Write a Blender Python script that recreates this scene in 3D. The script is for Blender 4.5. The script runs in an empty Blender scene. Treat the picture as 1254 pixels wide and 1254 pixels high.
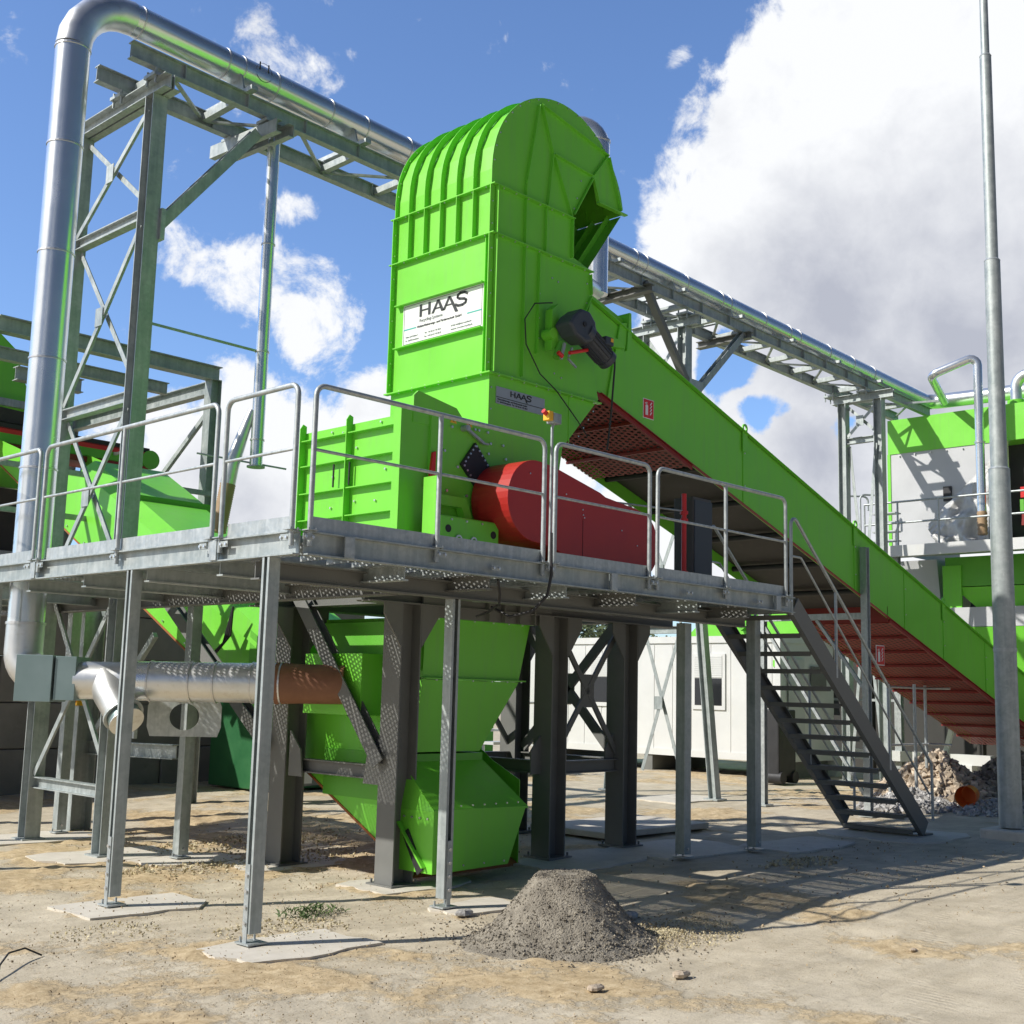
import bpy, math, random
from mathutils import Vector, Matrix, noise
R_=math.radians
random.seed(7)
sc=bpy.context.scene
COL=sc.collection
def V(*a): return Vector(a if len(a)>1 else a[0])

# ------------------------------------------------------------------ materials
def newmat(name):
    m=bpy.data.materials.new(name); m.use_nodes=True
    nt=m.node_tree; b=nt.nodes['Principled BSDF']
    return m,nt,b
def N(nt,t,**k):
    n=nt.nodes.new(t)
    for a,v in k.items(): setattr(n,a,v)
    return n
def link(nt,a,b): nt.links.new(a,b)
def coords(nt,kind='Object',scale=None):
    tc=N(nt,'ShaderNodeTexCoord'); out=tc.outputs[kind]
    if scale is not None:
        mp=N(nt,'ShaderNodeMapping'); mp.inputs['Scale'].default_value=scale if hasattr(scale,'__len__') else (scale,)*3
        link(nt,out,mp.inputs['Vector']); out=mp.outputs['Vector']
    return out
def noisetex(nt,vec,scale,detail=4,rough=.55,dist=0):
    n=N(nt,'ShaderNodeTexNoise'); n.inputs['Scale'].default_value=scale; n.inputs['Detail'].default_value=detail
    n.inputs['Roughness'].default_value=rough; n.inputs['Distortion'].default_value=dist
    if vec is not None: link(nt,vec,n.inputs['Vector'])
    return n.outputs['Fac']
def ramp(nt,fac,stops):
    r=N(nt,'ShaderNodeValToRGB'); e=r.color_ramp.elements
    while len(e)<len(stops): e.new(.5)
    for i,(p,c) in enumerate(stops):
        e[i].position=p; e[i].color=(*c,1) if len(c)==3 else c
    link(nt,fac,r.inputs['Fac']); return r.outputs['Color']
def math_(nt,op,a,b=None,c=None,clamp=False):
    n=N(nt,'ShaderNodeMath',operation=op); n.use_clamp=clamp
    for i,v in enumerate((a,b,c)):
        if v is None: continue
        if isinstance(v,(int,float)): n.inputs[i].default_value=v
        else: link(nt,v,n.inputs[i])
    return n.outputs[0]
def mix(nt,f,a,b,mode='MIX'):
    n=N(nt,'ShaderNodeMix',data_type='RGBA',blend_type=mode)
    if isinstance(f,(int,float)): n.inputs['Factor'].default_value=f
    else: link(nt,f,n.inputs['Factor'])
    for s,v in (('A',a),('B',b)):
        i=[x for x in n.inputs if x.name==s and x.type=='RGBA'][0]
        if isinstance(v,tuple): i.default_value=(*v,1) if len(v)==3 else v
        else: link(nt,v,i)
    return [o for o in n.outputs if o.type=='RGBA'][0]
def bump(nt,b,h,strength=.3,dist=.01):
    n=N(nt,'ShaderNodeBump'); n.inputs['Strength'].default_value=strength; n.inputs['Distance'].default_value=dist
    link(nt,h,n.inputs['Height']); link(nt,n.outputs['Normal'],b.inputs['Normal'])
def surf(name,c1,c2,scale=3,rough=(.4,.55),metal=0,bmp=0,bscale=40,bdist=.002,dirt=None,streak=False):
    m,nt,b=newmat(name); v=coords(nt)
    f=noisetex(nt,v,scale,6,.6)
    col=ramp(nt,f,[(.3,c1),(.7,c2)])
    if streak:
        vs=coords(nt,'Object',(9,9,.7)); fs=noisetex(nt,vs,1.5,4)
        s=ramp(nt,fs,[(.5,(0,0,0)),(.75,(1,1,1))]); s2=math_(nt,'MULTIPLY',s,.35)
        col=mix(nt,s2,col,dirt or tuple(x*.6 for x in c1))
    elif dirt:
        fd=noisetex(nt,v,scale*2.7,8,.7); s=ramp(nt,fd,[(.55,(0,0,0)),(.75,(1,1,1))])
        col=mix(nt,math_(nt,'MULTIPLY',s,.5),col,dirt)
    link(nt,col,b.inputs['Base Color'])
    rr=N(nt,'ShaderNodeMapRange'); link(nt,f,rr.inputs['Value'])
    rr.inputs['From Min'].default_value=.3; rr.inputs['From Max'].default_value=.7
    rr.inputs['To Min'].default_value=rough[0]; rr.inputs['To Max'].default_value=rough[1]
    link(nt,rr.outputs['Result'],b.inputs['Roughness'])
    b.inputs['Metallic'].default_value=metal
    if bmp: bump(nt,b,noisetex(nt,v,bscale,3),bmp,bdist)
    return m
def spangle(m,scale=26,amt=.28):
    nt=m.node_tree; b=nt.nodes['Principled BSDF']; old=b.inputs['Base Color'].links[0].from_socket
    v=coords(nt); vo=N(nt,'ShaderNodeTexVoronoi'); vo.inputs['Scale'].default_value=scale; link(nt,v,vo.inputs['Vector'])
    sx=N(nt,'ShaderNodeSeparateColor'); link(nt,vo.outputs['Color'],sx.inputs[0])
    g=ramp(nt,sx.outputs[0],[(0,(.55,.57,.58)),(1,(1.0,1.0,1.0))]); vs=coords(nt,'Object',(14,14,.9)); st=ramp(nt,noisetex(nt,vs,1.2,5),[(.4,(.72,.74,.74)),(.6,(1,1,1))])
    c=mix(nt,amt,old,g,'MULTIPLY'); c=mix(nt,.55,c,st,'MULTIPLY'); link(nt,c,b.inputs['Base Color']); return m
def islands(m,lo,hi):
    nt=m.node_tree; b=nt.nodes['Principled BSDF']; old=b.inputs['Base Color'].links[0].from_socket
    g=N(nt,'ShaderNodeNewGeometry'); c=ramp(nt,g.outputs['Random Per Island'],[(0,lo),(.5,(.85,.84,.82)),(1,hi)])
    link(nt,mix(nt,1.0,old,c,'MULTIPLY'),b.inputs['Base Color']); return m
def perforate(m,pitch,hole,axes=(0,1),stagger=True,world=False):
    """round holes punched through a sheet: a real sheet with transparent holes, the same for every ray"""
    nt=m.node_tree; b=nt.nodes['Principled BSDF']; out=[n for n in nt.nodes if n.type=='OUTPUT_MATERIAL'][0]
    tc=N(nt,'ShaderNodeTexCoord'); sx=N(nt,'ShaderNodeSeparateXYZ'); link(nt,tc.outputs['Object'],sx.inputs[0])
    u=math_(nt,'DIVIDE',sx.outputs[axes[0]],pitch); w=math_(nt,'DIVIDE',sx.outputs[axes[1]],pitch)
    if stagger:
        row=math_(nt,'FLOOR',w); par=math_(nt,'MODULO',row,2.0); u=math_(nt,'ADD',u,math_(nt,'MULTIPLY',par,.5))
    fu=math_(nt,'SUBTRACT',math_(nt,'FRACT',u),.5); fw=math_(nt,'SUBTRACT',math_(nt,'FRACT',w),.5)
    d=math_(nt,'SQRT',math_(nt,'ADD',math_(nt,'MULTIPLY',fu,fu),math_(nt,'MULTIPLY',fw,fw)))
    h=math_(nt,'LESS_THAN',d,hole)
    tr=N(nt,'ShaderNodeBsdfTransparent'); ms=N(nt,'ShaderNodeMixShader')
    link(nt,h,ms.inputs[0]); link(nt,b.outputs[0],ms.inputs[1]); link(nt,tr.outputs[0],ms.inputs[2])
    link(nt,ms.outputs[0],out.inputs['Surface']); return m

GREEN=surf('green_paint',(.180,.62,.046),(.200,.67,.054),1.3,(.33,.50),0,.10,4,.02,dirt=(.20,.50,.10),streak=True)
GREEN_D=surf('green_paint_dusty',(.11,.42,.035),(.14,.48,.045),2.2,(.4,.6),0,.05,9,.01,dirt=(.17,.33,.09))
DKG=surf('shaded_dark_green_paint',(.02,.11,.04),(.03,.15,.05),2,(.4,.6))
RED=surf('red_paint',(.42,.020,.018),(.47,.028,.022),2,(.35,.45))
REDD=surf('red_guard_paint',(.22,.02,.017),(.28,.026,.02),3,(.5,.6),dirt=(.16,.03,.02))
REDP=perforate(surf('red_perforated_sheet',(.22,.022,.018),(.27,.028,.022),3,(.5,.6),dirt=(.16,.03,.02)),.085,.33)
GALV=surf('galvanised_steel',(.44,.475,.475),(.58,.61,.61),14,(.42,.6),.55,.08,60,.001)
GALV2=surf('weathered_galvanised_steel',(.36,.405,.40),(.52,.555,.55),5,(.45,.65),.45,.06,50,.001,dirt=(.5,.52,.5))
for _m in (GALV,GALV2): spangle(_m)
GRAT=perforate(surf('perforated_galvanised_planks',(.38,.41,.41),(.5,.53,.52),10,(.4,.55),.5),.05,.27)
GREY=surf('grey_frame_paint',(.15,.153,.145),(.18,.183,.173),3,(.5,.65),0,dirt=(.16,.155,.14))
DUCT=surf('polished_duct_sheet',(.72,.75,.77),(.84,.86,.88),1.5,(.20,.29),.82,.12,5,.004)
DUCTM=surf('matt_duct_sheet',(.66,.68,.69),(.80,.81,.81),3,(.30,.42),.85,.12,7,.004,dirt=(.45,.42,.36))
DUCTG=surf('grey_coated_plate',(.20,.28,.28),(.24,.32,.33),2,(.35,.5),.5)
DARK=surf('black_rubber',(.018,.018,.02),(.03,.03,.032),5,(.5,.7))
MOTOR=surf('blue_grey_motor_paint',(.045,.055,.07),(.06,.07,.088),9,(.45,.6))
BELT=surf('dark_belt_underside',(.035,.032,.03),(.06,.055,.05),3,(.6,.8),dirt=(.10,.085,.07))
WHITE=surf('white_container_paint',(.60,.61,.60),(.66,.67,.66),1.4,(.4,.5),dirt=(.66,.65,.6))
LGREY=surf('light_grey_panel',(.50,.51,.52),(.56,.57,.58),1.5,(.4,.5))
GLASS,_nt,_b=newmat('dark_window_glass'); _b.inputs['Base Color'].default_value=(.02,.022,.025,1); _b.inputs['Roughness'].default_value=.06
CONC=surf('concrete_footing',(.56,.52,.44),(.68,.63,.54),4,(.8,.95),0,.35,30,.004,dirt=(.36,.29,.19))
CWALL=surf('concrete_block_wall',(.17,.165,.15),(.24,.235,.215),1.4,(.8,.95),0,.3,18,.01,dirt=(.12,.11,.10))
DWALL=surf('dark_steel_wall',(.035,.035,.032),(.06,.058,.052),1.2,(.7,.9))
HOSE=surf('brown_flexible_hose',(.20,.085,.045),(.26,.12,.065),6,(.55,.7))
HOSET=surf('tan_flexible_hose',(.33,.22,.12),(.42,.29,.17),6,(.5,.65))
ORANGE=surf('orange_plastic',(.75,.16,.02),(.8,.2,.03),4,(.35,.5))
YEL=surf('yellow_plastic',(.85,.45,.02),(.9,.5,.03),4,(.35,.5))
REDB=surf('bright_red_paint',(.62,.02,.02),(.7,.03,.03),4,(.35,.5))
BOLT=surf('zinc_bolt',(.6,.6,.6),(.75,.75,.75),4,(.3,.4),.8)
SIGNW=surf('white_sign_face',(.80,.81,.80),(.84,.85,.84),1,(.3,.35))
SIGNG=surf('silver_sign_face',(.36,.40,.42),(.40,.44,.46),1,(.35,.4),.3)
INK=surf('black_ink',(.02,.025,.025),(.03,.035,.035),1,(.5,.55))
INKG=surf('grey_ink',(.25,.28,.28),(.3,.33,.33),1,(.5,.55))
TEAL=surf('teal_ink',(.05,.42,.36),(.06,.46,.40),1,(.5,.55))
GRAV=surf('grey_grit',(.19,.17,.14),(.42,.385,.32),9,(.9,1),0,1.0,70,.02,dirt=(.13,.12,.105))
STONE=surf('broken_rubble',(.42,.33,.24),(.66,.58,.47),6,(.85,.95),0,.5,25,.02)
STONEG=surf('grey_rubble',(.28,.27,.26),(.6,.6,.6),5,(.8,.95),0,.5,25,.02)
CHIP=surf('pale_wood_chips',(.48,.42,.27),(.70,.63,.45),20,(.85,.95))
DIRTS=surf('tan_grit',(.38,.29,.18),(.55,.44,.29),12,(.9,1))
WEED=surf('weed_leaves',(.06,.11,.03),(.14,.19,.06),20,(.7,.8))
TARP=surf('silver_tarpaulin',(.42,.42,.41),(.58,.58,.56),4,(.4,.55),.1,.8,4,.06)
INOX=surf('dark_pipe_band',(.35,.37,.38),(.45,.47,.48),4,(.25,.35),1)
FOLI=surf('far_foliage',(.04,.06,.02),(.09,.12,.05),8,(.8,.9))
BARK=surf('bark',(.08,.06,.045),(.13,.10,.07),8,(.9,1))

for _m in (STONE,STONEG): islands(_m,(.60,.58,.55),(1.25,1.22,1.18))
islands(CHIP,(.45,.40,.30),(1.15,1.12,1.0)); islands(DIRTS,(.35,.33,.30),(1.2,1.2,1.2)); islands(GRAV,(.55,.53,.50),(1.25,1.22,1.15))
# ------------------------------------------------------------------ mesh builder
class MB:
    def __init__(s): s.v=[];s.f=[];s.mi=[];s.sm=[];s.m=0
    def add(s,vs,fs,smooth=False):
        o=len(s.v); s.v+=[Vector(v) for v in vs]
        for f in fs: s.f.append([i+o for i in f]); s.mi.append(s.m); s.sm.append(smooth)
        return s
    def box(s,a,b):
        x0,y0,z0=a;x1,y1,z1=b
        return s.add([(x0,y0,z0),(x1,y0,z0),(x1,y1,z0),(x0,y1,z0),(x0,y0,z1),(x1,y0,z1),(x1,y1,z1),(x0,y1,z1)],
          [(0,3,2,1),(4,5,6,7),(0,1,5,4),(1,2,6,5),(2,3,7,6),(3,0,4,7)])
    def prism(s,pts,ext,smooth=False):
        """polygon (3D points, planar) pushed along ext"""
        pts=[Vector(p) for p in pts]; e=Vector(ext); n=len(pts)
        nrm=Vector((0,0,0))
        for i in range(n): nrm+= (pts[i]-pts[0]).cross(pts[(i+1)%n]-pts[0])
        if nrm.dot(e)>0: pts=pts[::-1]
        return s.add(pts+[p+e for p in pts],[tuple(range(n)),tuple(range(2*n-1,n-1,-1))]+[(i,i+n,(i+1)%n+n,(i+1)%n) for i in range(n)])
    def plate(s,pts,t,axis='y'):
        """pts are (x,z) at y for axis y: list of 3D points, thickness t along axis"""
        e={'x':(t,0,0),'y':(0,t,0),'z':(0,0,t)}[axis]; return s.prism(pts,e)
    def sweep(s,prof,p0,p1,up=(0,0,1)):
        """closed 2D outline swept from p0 to p1; profile x -> side, y -> up"""
        p0=Vector(p0);p1=Vector(p1);d=(p1-p0).normalized();u=Vector(up)
        sd=d.cross(u)
        if sd.length<1e-4: sd=d.cross(Vector((1,0,0)))
        sd.normalize(); u=sd.cross(d)
        n=len(prof)
        A=[p0+sd*a+u*b for a,b in prof];B=[p1+sd*a+u*b for a,b in prof]
        return s.add(A+B,[tuple(range(n)),tuple(range(2*n-1,n-1,-1))]+[(i,i+n,(i+1)%n+n,(i+1)%n) for i in range(n)])
    def bar(s,p0,p1,w,h,up=(0,0,1)):
        return s.sweep([(-w/2,-h/2),(-w/2,h/2),(w/2,h/2),(w/2,-h/2)],p0,p1,up)
    def ibeam(s,p0,p1,w,h,up=(0,0,1),tf=.014,tw=.01):
        a,b=w/2,h/2;t=tw/2
        return s.sweep([(-a,-b),(-a,-b+tf),(-t,-b+tf),(-t,b-tf),(-a,b-tf),(-a,b),(a,b),(a,b-tf),(t,b-tf),(t,-b+tf),(a,-b+tf),(a,-b)],p0,p1,up)
    def cbeam(s,p0,p1,w,h,up=(0,0,1),t=.01,flip=1):
        a,b=w/2*flip,h/2;t1=t*flip
        pr=[(-a,-b),(-a,b),(a,b),(a,b-t),(-a+t1,b-t),(-a+t1,-b+t),(a,-b+t),(a,-b)]
        if flip<0: pr=pr[::-1]
        return s.sweep(pr,p0,p1,up)
    def angle(s,p0,p1,w,up=(0,0,1),t=.008,flip=1):
        pr=[(0,0),(0,w),(t*flip,w),(t*flip,t),(w*flip,t),(w*flip,0)]
        if flip<0: pr=pr[::-1]
        return s.sweep(pr,p0,p1,up)
    def tube(s,path,r,seg=12,cap=True,smooth=True,radii=None):
        path=[Vector(p) for p in path]; n=len(path); rings=[]
        d0=(path[1]-path[0]).normalized(); a=d0.orthogonal().normalized()
        vs=[];prev=d0
        for i,p in enumerate(path):
            if i==0: d=d0
            elif i==n-1: d=(path[-1]-path[-2]).normalized()
            else: d=((path[i]-path[i-1]).normalized()+(path[i+1]-path[i]).normalized()).normalized()
            q=prev.rotation_difference(d); a=q@a; prev=d; b=d.cross(a)
            rr=radii[i] if radii else r
            if 0<i<n-1:
                dd=(path[i]-path[i-1]).normalized(); c=max(.5,d.dot(dd))
                # widen mitre along bend direction
                bn=(dd-d*dd.dot(d)); 
                bn=bn.normalized() if bn.length>1e-5 else None
            else: bn=None;c=1
            for k in range(seg):
                t=2*math.pi*k/seg; o=(a*math.cos(t)+b*math.sin(t))*rr
                if bn is not None: o+=bn*(o.dot(bn))*(1/c-1)
                vs.append(p+o)
        fs=[]
        for i in range(n-1):
            for k in range(seg):
                k2=(k+1)%seg; fs.append((i*seg+k,i*seg+k2,(i+1)*seg+k2,(i+1)*seg+k))
        s.add(vs,fs,smooth)
        if cap:
            s.add([vs[k] for k in range(seg)],[tuple(range(seg-1,-1,-1))]); s.add([vs[(n-1)*seg+k] for k in range(seg)],[tuple(range(seg))])
        return s
    def cyl(s,p0,p1,r,seg=16,r2=None): return s.tube([p0,p1],r,seg,radii=[r,r if r2 is None else r2])
    def ring(s,p,d,r,w=.03,t=.012,seg=28):
        p=Vector(p);d=Vector(d).normalized(); a=d.orthogonal().normalized(); b=d.cross(a); vs=[]
        for rr,o in ((r,-w/2),(r+t,-w/2),(r+t,w/2),(r,w/2)):
            for k in range(seg):
                t_=2*math.pi*k/seg; vs.append(p+d*o+(a*math.cos(t_)+b*math.sin(t_))*rr)
        fs=[]
        for j in range(4):
            j2=(j+1)%4
            for k in range(seg):
                k2=(k+1)%seg; fs.append((j*seg+k,j*seg+k2,j2*seg+k2,j2*seg+k))
        return s.add(vs,fs,False)
    def bolt(s,p,d,r=.012,h=.012):
        p=Vector(p);d=Vector(d).normalized(); m=s.m; s.m=1; s.tube([p,p+d*h],r,6,smooth=False); s.m=m; return s
    def build(s,name,mat,parent=None,bevel=0,label=None):
        off=parent_origin(parent)
        me=bpy.data.meshes.new(name); me.from_pydata([v-off for v in s.v],[],s.f)
        mats=mat if isinstance(mat,(list,tuple)) else (mat,)
        for m in mats: me.materials.append(m)
        if 1 in s.mi and len(mats)<2: me.materials.append(BOLT)
        me.polygons.foreach_set('material_index',s.mi); me.polygons.foreach_set('use_smooth',s.sm); me.update()
        o=bpy.data.objects.new(name,me); COL.objects.link(o)
        if parent is not None: o.parent=parent
        if bevel:
            b=o.modifiers.new('bevel','BEVEL'); b.width=bevel; b.segments=2; b.limit_method='ANGLE'; b.angle_limit=R_(40)
        if label: o['label']=label
        return o
def parent_origin(p):
    if p is None: return Vector((0,0,0))
    o=Vector(p.location)
    while p.parent is not None: p=p.parent; o+=Vector(p.location)
    return o
def thing(name,label,cat,loc,group=None):
    o=bpy.data.objects.new(name,None); COL.objects.link(o); o.location=loc; o.empty_display_size=.2
    o['label']=label;o['category']=cat
    if group:o['group']=group
    return o
def solo(mb,name,mat,label,cat,loc=(0,0,0),group=None,bevel=0):
    loc=Vector(loc)
    for i,v in enumerate(mb.v): mb.v[i]=v-loc
    o=mb.build(name,mat,None,bevel); o.location=loc; o['label']=label;o['category']=cat
    if group:o['group']=group
    return o
def copy_thing(root,loc,label):
    r=root.copy(); COL.objects.link(r); r.location=loc; r['label']=label
    for ch in list(root.children):
        c=ch.copy(); COL.objects.link(c); c.parent=r
        for g in list(ch.children):
            d=g.copy(); COL.objects.link(d); d.parent=c
    return r
def arc(c,r,a0,a1,n,u,v):
    c=Vector(c);u=Vector(u);v=Vector(v)
    return [c+u*(r*math.cos(R_(a0+(a1-a0)*i/n)))+v*(r*math.sin(R_(a0+(a1-a0)*i/n))) for i in range(n+1)]
def bentpath(pts,r,n=4):
    """round the inner corners of a polyline"""
    pts=[Vector(p) for p in pts]; out=[pts[0]]
    for i in range(1,len(pts)-1):
        a=(pts[i-1]-pts[i]).normalized(); b=(pts[i+1]-pts[i]).normalized()
        ang=a.angle(b); t=r/math.tan(ang/2)
        p0=pts[i]+a*t;p1=pts[i]+b*t
        c=pts[i]+(a+b).normalized()*(r/math.sin(ang/2))
        u=(p0-c).normalized(); w=(p1-c).normalized(); tot=u.angle(w)
        for k in range(n+1):
            q=k/n; out.append(c+(u*math.sin((1-q)*tot)+w*math.sin(q*tot))/math.sin(tot)*r)
    out.append(pts[-1]); return out
def TXT(body,name,mat,parent,origin,right,up,size,align='LEFT',ext=.0015,label=None):
    cu=bpy.data.curves.new(name,'FONT'); cu.body=body; cu.size=size; cu.extrude=ext; cu.align_x=align
    tmp=bpy.data.objects.new(name,cu); COL.objects.link(tmp)
    bpy.context.view_layer.update()
    me=bpy.data.meshes.new_from_object(tmp.evaluated_get(bpy.context.evaluated_depsgraph_get()))
    bpy.data.objects.remove(tmp)
    me.materials.clear(); me.materials.append(mat)
    r=Vector(right).normalized();u=Vector(up).normalized();n=r.cross(u)
    M=Matrix((( r.x,u.x,n.x,0),(r.y,u.y,n.y,0),(r.z,u.z,n.z,0),(0,0,0,1)))
    me.transform(M); me.transform(Matrix.Translation(Vector(origin)-parent_origin(parent)))
    o=bpy.data.objects.new(name,me); COL.objects.link(o); o.parent=parent
    return o
def ss(a,b,x):
    t=max(0,min(1,(x-a)/(b-a))); return t*t*(3-2*t)
def G(x,y): return .12*ss(8.5,12,x)+.06*ss(14.5,19,x)

# ------------------------------------------------------------------ ground
def ground():
    def axis(lo,hi,a,b,st):
        r=[lo]
        k=lo
        c=[lo]
        d=(a-lo)
        for t in (.35,.6,.78,.9,.96): c.append(lo+d*t)
        x=a
        while x<b: c.append(x); x+=st
        c.append(b); d=hi-b
        for t in (.006,.02,.05,.12,.3,.6,1): c.append(b+d*t)
        return c
    xs=axis(-60,500,1.5,24,.075); ys=axis(-60,500,1.5,20,.075)
    vs=[];nx=len(xs);ny=len(ys)
    for y in ys:
        for x in xs:
            z=G(x,y)
            if 1.2<x<25 and 1.2<y<21:
                s=sandmask(x,y)
                z+=s*(.016+.034*noise.fractal(Vector((x*5,y*5,3.1)),.8,2.1,4))+.006*noise.fractal(Vector((x*1.3,y*1.3,0)),.8,2,3)
            vs.append((x,y,z-.012))
    fs=[(j*nx+i,j*nx+i+1,(j+1)*nx+i+1,(j+1)*nx+i) for j in range(ny-1) for i in range(nx-1)]
    mb=MB(); mb.add(vs,fs,True)
    m,nt,b=newmat('dusty_yard_ground'); v=coords(nt)
    big=noisetex(nt,v,.55,6,.6,.3); fine=noisetex(nt,v,9,8,.7); mid=noisetex(nt,v,2.1,6,.62,.6); grit=noisetex(nt,v,60,3,.6)
    at=N(nt,'ShaderNodeAttribute'); at.attribute_name='sand'
    base=ramp(nt,mid,[(.3,(.48,.425,.325)),(.52,(.60,.53,.405)),(.72,(.69,.615,.475))])
    sand=ramp(nt,fine,[(.3,(.36,.265,.15)),(.5,(.58,.455,.28)),(.72,(.74,.61,.405))])
    sm=math_(nt,'ADD',at.outputs['Fac'],math_(nt,'MULTIPLY',math_(nt,'SUBTRACT',fine,.5),1.1))
    sm=ramp(nt,sm,[(.33,(0,0,0)),(.55,(1,1,1))])
    col=mix(nt,sm,base,sand)
    sp=ramp(nt,grit,[(.56,(1,1,1)),(.70,(.62,.58,.52))]); col=mix(nt,.8,col,sp,'MULTIPLY')
    st=ramp(nt,noisetex(nt,v,1.2,7,.7,.8),[(.40,(.87,.86,.84)),(.58,(1,1,1))]); col=mix(nt,.8,col,st,'MULTIPLY')
    # fine wheel-swept streaks
    vs2=coords(nt,'Object',(.7,5,1)); stt=ramp(nt,noisetex(nt,vs2,1.6,5,.6),[(.38,(.88,.87,.85)),(.6,(1,1,1))]); col=mix(nt,.7,col,stt,'MULTIPLY')
    # hairline cracks in the old slab
    wn=N(nt,'ShaderNodeTexNoise'); wn.inputs['Scale'].default_value=1.3; wn.inputs['Detail'].default_value=6; link(nt,v,wn.inputs['Vector'])
    wv_=N(nt,'ShaderNodeVectorMath',operation='MULTIPLY_ADD'); link(nt,wn.outputs['Color'],wv_.inputs[0]); wv_.inputs[1].default_value=(.9,.9,.9); link(nt,v,wv_.inputs[2])
    vo=N(nt,'ShaderNodeTexVoronoi',feature='DISTANCE_TO_EDGE'); vo.inputs['Scale'].default_value=.42; link(nt,wv_.outputs[0],vo.inputs['Vector'])
    ck=ramp(nt,vo.outputs['Distance'],[(0,(1,1,1)),(.010,(0,0,0))]); ckm=math_(nt,'MULTIPLY',ck,math_(nt,'SUBTRACT',1,sm)); ckm=math_(nt,'MULTIPLY',ckm,.14)
    col=mix(nt,ckm,col,(.26,.23,.19))
    # tyre tracks crossing the yard
    mp=N(nt,'ShaderNodeMapping'); mp.inputs['Rotation'].default_value=(0,0,R_(-24)); link(nt,v,mp.inputs['Vector']); sxy=N(nt,'ShaderNodeSeparateXYZ'); link(nt,mp.outputs[0],sxy.inputs[0])
    yy=math_(nt,'ADD',sxy.outputs[1],math_(nt,'MULTIPLY',wn.outputs['Fac'],.25))
    tr=None
    for c_ in (-.4,1.35,.3,2.05):
        q=math_(nt,'ABSOLUTE',math_(nt,'SUBTRACT',yy,c_)); q=math_(nt,'SUBTRACT',1,math_(nt,'DIVIDE',q,.17),clamp=True); q=math_(nt,'MINIMUM',math_(nt,'MULTIPLY',q,3),1.0)
        tr=q if tr is None else math_(nt,'MAXIMUM',tr,q)
    lug=math_(nt,'SINE',math_(nt,'MULTIPLY',math_(nt,'ADD',sxy.outputs[0],math_(nt,'MULTIPLY',math_(nt,'ABSOLUTE',math_(nt,'SUBTRACT',yy,.8)),.6)),70.0))
    lug=math_(nt,'MULTIPLY',math_(nt,'ADD',math_(nt,'MULTIPLY',lug,.5),.5),tr); lug=math_(nt,'MULTIPLY',lug,ramp(nt,mid,[(.45,(0,0,0)),(.58,(1,1,1))]))
    col=mix(nt,math_(nt,'MULTIPLY',lug,.16),col,(.36,.31,.24))
    link(nt,col,b.inputs['Base Color']); b.inputs['Roughness'].default_value=.95
    b.inputs['Specular IOR Level'].default_value=.2
    h=math_(nt,'ADD',math_(nt,'MULTIPLY',grit,.35),math_(nt,'ADD',math_(nt,'SUBTRACT',math_(nt,'MULTIPLY',fine,.8),math_(nt,'ADD',math_(nt,'MULTIPLY',lug,.35),math_(nt,'MULTIPLY',ckm,1.2))),math_(nt,'MULTIPLY',sm,.9)))
    bump(nt,b,h,.55,.02)
    o=mb.build('ground',m); o['kind']='structure'
    a=o.data.attributes.new('sand','FLOAT','POINT')
    vals=[]
    for y in ys:
        for x in xs: vals.append(sandmask(x,y) if (-10<x<60 and -10<y<60) else .2)
    a.data.foreach_set('value',vals)
PADS=[(5.95,8.0,1.2,.8),(5.95,10.3,1.2,.85),(8.35,8.35,.9,.55),(8.75,9.75,1.25,.9),(7.4,13.4,1.6,1.0),(7.9,12.6,1.2,.7),
        (8.6,11.7,1.3,.9),(11.1,9.4,1.6,1.0),(12.7,9.2,1.9,1.3),(7.1,15.4,2.2,1.0),(14.4,8.5,1.8,.9),(16.5,8.3,1.6,1.7),(18.2,13.2,1.5,1.2)]
def sandmask(x,y):
    rim=0
    for cx,cy,sx,sy in PADS:
        d=max(abs(x-cx)/(sx/2),abs(y-cy)/(sy/2))
        if d<1.5 and x<10: rim=max(rim,(1-abs(d-1.05)/.45)*.30 if d>.6 else -.2)
    n=noise.fractal(Vector((x*.75,y*.75,7.7)),.75,2.1,5)
    n2=noise.noise(Vector((x*.3,y*.3,1.3)))
    # debris gathers round the left posts and under the frame, the right-hand yard is swept
    w=.52-.5*ss(7.0,9.2,x)*ss(11,7,y)
    if y>9: w=max(w,.25)
    if x+ y*.0>12: w-=.25
    return max(0,min(1,.5*w+.72*n+.42*n2+.13+rim))
ground()

# concrete footings, cast slabs flush with the yard
def pad(cx,cy,sx,sy,seed,jag=.12):
    rnd=random.Random(seed); n=18; mb=MB(); pts=[]
    for i in range(n):
        t=2*math.pi*i/n; c,s_=math.cos(t),math.sin(t)
        k=1/max(abs(c),abs(s_)); k=min(k,1.28)
        rr=1+rnd.uniform(-jag,jag)
        pts.append(Vector((cx+c*k*sx/2*rr,cy+s_*k*sy/2*rr,0)))
    top=[Vector((p.x,p.y,G(p.x,p.y)+.012)) for p in pts]
    n_=len(top); mb.add(top+[Vector((p.x,p.y,p.z-.08)) for p in top],[tuple(range(n_))]+[(i,i+n_,(i+1)%n_+n_,(i+1)%n_) for i in range(n_)])
    o=mb.build('concrete_pad',CONC); o['kind']='structure'
for k,(cx,cy,sx,sy) in enumerate(PADS):
    pad(cx,cy,sx,sy,k+11)

# ------------------------------------------------------------------ platform
FZ=3.21
BZ=3.02
plat=thing('steel_platform','galvanised walkway platform on thin posts wrapping round the green machine','platform',(5.75,8.2,0))
def chan(p0,p1,fl=1,name='edge_beam'):
    MB().cbeam(p0,p1,.07,.19,t=.012,flip=fl).build(name,GALV2,plat)
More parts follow.
